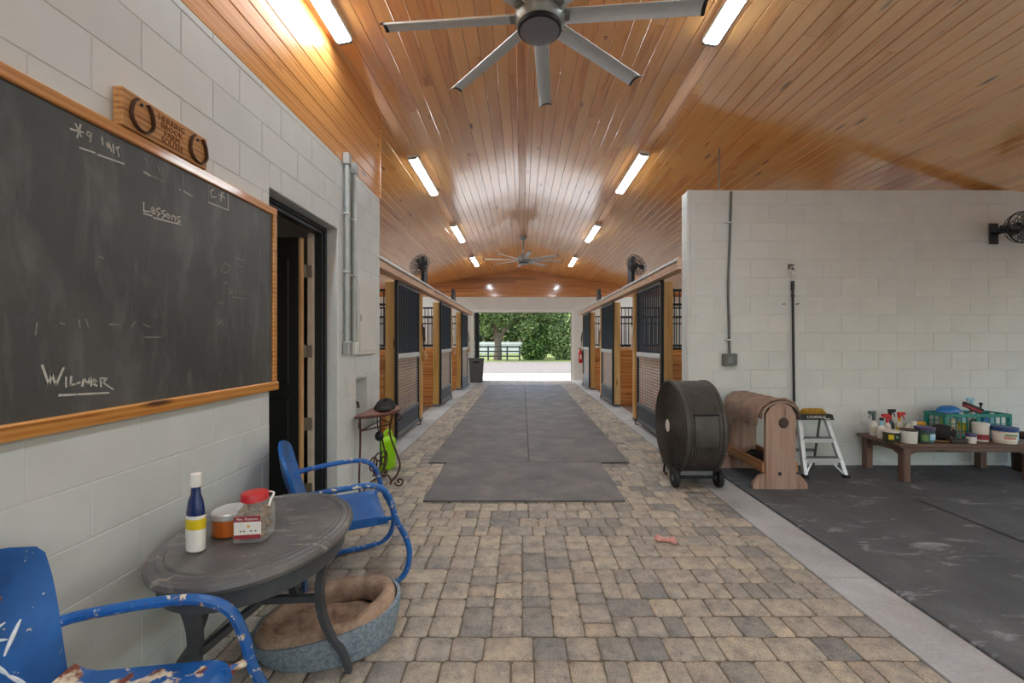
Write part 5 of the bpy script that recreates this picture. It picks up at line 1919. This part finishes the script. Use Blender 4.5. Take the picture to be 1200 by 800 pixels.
# ================================================================== FAR END OF THE AISLE
tc = thing('trash_can', 'tall grey plastic trash can by the left of the far doorway', 'trash can', (-1.63, 15.2, 0), .1)
rr = rounded_rect(.52, .5, .06, 4)
n = len(rr)
lv = [(0, .82), (.01, .84), (.80, 1.0), (.80, 1.05), (.86, 1.06), (.86, .98), (.80, .95), (.03, .8)]
vs = [(x * sc, y * sc, z) for z, sc in lv for x, y in rr]
fs = [(i * n + q, i * n + (q + 1) % n, (i + 1) * n + (q + 1) % n, (i + 1) * n + q) for i in range(len(lv) - 1) for q in range(n)] + [tuple(range(n)), tuple((len(lv) - 1) * n + q for q in range(n))]
MB().add(vs, fs).build('bin_body', M['bin'], tc, 30)
MB().cbox(-.12, .12, -.285, -.265, .70, .76, .006).build('handle', M['black_plastic'], tc, 0)
fx = thing('fire_extinguisher', 'red fire extinguisher on the last right-hand post by the far doorway', 'extinguisher', (1.968, 14.45, .72))
MB().lathe([(.06, 0), (.075, .01), (.075, .36), (.05, .42), (.022, .44), (.022, .47)], 16).build('cylinder', M['red_plastic'], fx)
MB().cbox(-.07, .03, -.014, .014, .47, .50, .004).tube([(0, 0, .46), (.05, -.05, .40), (.06, -.07, .2)], .011, 6).build('valve', M['black_plastic'], fx)
MB().cbox(-.03, .03, -.078, -.074, .14, .28, .001).build('label', M['paper'], fx, 0)
dd = struct('door_2', MB().cbox(-1.79, -1.62, YEND + .24, YEND + .30, 0, 2.6, .01), M['black_steel'])


# fences, trees, shrubs
def fence(name, lab, xs_, yv, rails, ztop, mat, rh):
    o = thing(name, lab, 'fence', ((xs_[0] + xs_[-1]) / 2, yv, -.02))
    c = (xs_[0] + xs_[-1]) / 2
    for x in xs_:
        MB().cbox(x - c - .06, x - c + .06, -.06, .06, 0, ztop + .05, .01).build('post', mat, o, 0)
    for z in rails:
        MB().cbox(xs_[0] - c, xs_[-1] - c, -.085, -.06, z - rh, z + rh, .006).build('rail', mat, o, 0)


fence('paddock_fence', 'black three-rail paddock fence beyond the gravel drive', [-9.2, -6.8, -4.4, -3.4, -2.6, -1.15, -.2], 32.6, (.35, .72, 1.08), 1.1, M['fence_black'], .055)
fence('board_fence', 'white board fence far behind the black paddock rails', [-14, -11.5, -9, -6.5, -4, -1.5, 1.0], 44.0, (.35, .66, .97, 1.28), 1.45, M['fence_white'], .13)


def leaves(blobs, n, size, seed):
    rnd = np.random.default_rng(seed)
    w = np.array([b[1][0] * b[1][1] + b[1][1] * b[1][2] + b[1][0] * b[1][2] for b in blobs])
    cnt = (n * w / w.sum()).astype(int)
    V, Fc = [], []
    for (c, r), m in zip(blobs, cnt):
        d = rnd.normal(size=(m, 3))
        d /= np.linalg.norm(d, axis=1)[:, None]
        p = np.array(c) + d * np.array(r) * (rnd.uniform(.55, 1.05, (m, 1)))
        a = rnd.normal(size=(m, 3))
        a /= np.linalg.norm(a, axis=1)[:, None]
        b = np.cross(a, rnd.normal(size=(m, 3)))
        b /= np.linalg.norm(b, axis=1)[:, None]
        s = size * rnd.uniform(.6, 1.3, (m, 1))
        q = np.stack([p - a * s, p + b * s * .5, p + a * s, p - b * s * .5], 1).reshape(-1, 3)
        V.append(q)
    V = np.concatenate(V)
    k = len(V) // 4
    me = bpy.data.meshes.new('foliage')
    me.vertices.add(len(V))
    me.vertices.foreach_set('co', V.ravel())
    me.loops.add(4 * k)
    me.loops.foreach_set('vertex_index', np.arange(4 * k))
    me.polygons.add(k)
    me.polygons.foreach_set('loop_start', np.arange(0, 4 * k, 4))
    me.update(calc_edges=True)
    me.validate()
    return me


def plant(name, lab, cat, loc, blobs, n, size, mat, seed, trunk=None, group=None):
    o = thing(name, lab, cat, loc, 0, group)
    me = leaves(blobs, n, size, seed)
    me.materials.append(M[mat])
    put('foliage', me, o, kind='stuff')
    mb = MB()
    for pts, rs in (trunk or []):
        mb.tube(catmull(pts, 4), np.interp(np.linspace(0, 1, (len(pts) - 1) * 4 + 1), np.linspace(0, 1, len(rs)), rs).tolist(), 8)
    if trunk:
        mb.build('trunk', M['bark'], o)
    return o


plant('oak_tree', 'spreading grey-trunked oak with pale draping leaves beyond the far doorway', 'tree', (-1.95, 33.6, -.05),
      [((-.3, 0, 4.1), (2.2, 1.8, 1.3)), ((-1.6, .3, 3.2), (1.2, 1.0, 1.0)), ((1.9, .4, 3.9), (1.7, 1.5, 1.1)), ((3.6, .8, 3.9), (1.6, 1.4, .9)), ((.4, -.8, 3.3), (.9, .6, .7)), ((-.9, -.6, 2.5), (.6, .5, .6)), ((2.4, -.4, 2.7), (.8, .6, .7))], 15000, .11, 'oak_leaf', 2,
      [([(0, 0, 0), (.05, 0, 1.1), (-.1, 0, 2.0), (-.5, 0, 3.2), (-1.1, 0, 4.2)], [.34, .27, .24, .16, .08]), ([(.05, 0, 1.3), (.45, 0, 2.2), (1.4, .1, 3.1), (2.6, .3, 3.6)], [.2, .16, .12, .06])])
plant('shrub', 'broad dark green shrub right of the oak beyond the far doorway', 'shrub', (1.0, 34.2, -.05),
      [((0, 0, 1.0), (1.1, .9, 1.1)), ((.9, .2, 1.9), (1.2, 1.0, 1.0)), ((-.2, .2, .6), (.9, .8, .7))], 7000, .11, 'bush_leaf', 3, [([(0, 0, 0), (0, 0, .6), (.2, 0, 1.6)], [.1, .08, .04])])
plant('shrub', 'light green shrub at the right end of the far doorway view', 'shrub', (3.4, 34.0, -.05),
      [((0, 0, 1.2), (1.3, .9, 1.3)), ((.6, .3, 2.4), (1.4, 1.0, 1.2)), ((-.9, 0, 2.0), (.8, .7, .8))], 8000, .11, 'oak_leaf', 4, [([(0, 0, 0), (0, 0, .8), (.3, 0, 2.2)], [.1, .08, .04])])
plant('hedge', 'tall dark tree belt closing off the view behind the fences', 'hedge', (0, 52, -.05),
      [((x, (i % 3) * 1.2, 3.2 + (i % 2) * 1.2), (3.2, 2.2, 3.6)) for i, x in enumerate(range(-27, 28, 3))], 26000, .30, 'far_leaf', 5, [([(x, 0, 0), (x + .2, 0, 4)], [.25, .12]) for x in range(-24, 25, 6)])
plant('shrub', 'tall leafy tree mass behind the right-hand shrubs', 'shrub', (3.6, 38, -.05),
      [((0, 0, 3.2), (3.2, 1.6, 2.2)), ((-2.0, .2, 2.2), (1.6, 1.2, 1.8)), ((2.6, 0, 1.6), (2.0, 1.2, 1.8))], 11000, .15, 'bush_leaf', 6, [([(0, 0, 0), (0, 0, 3)], [.2, .1])])
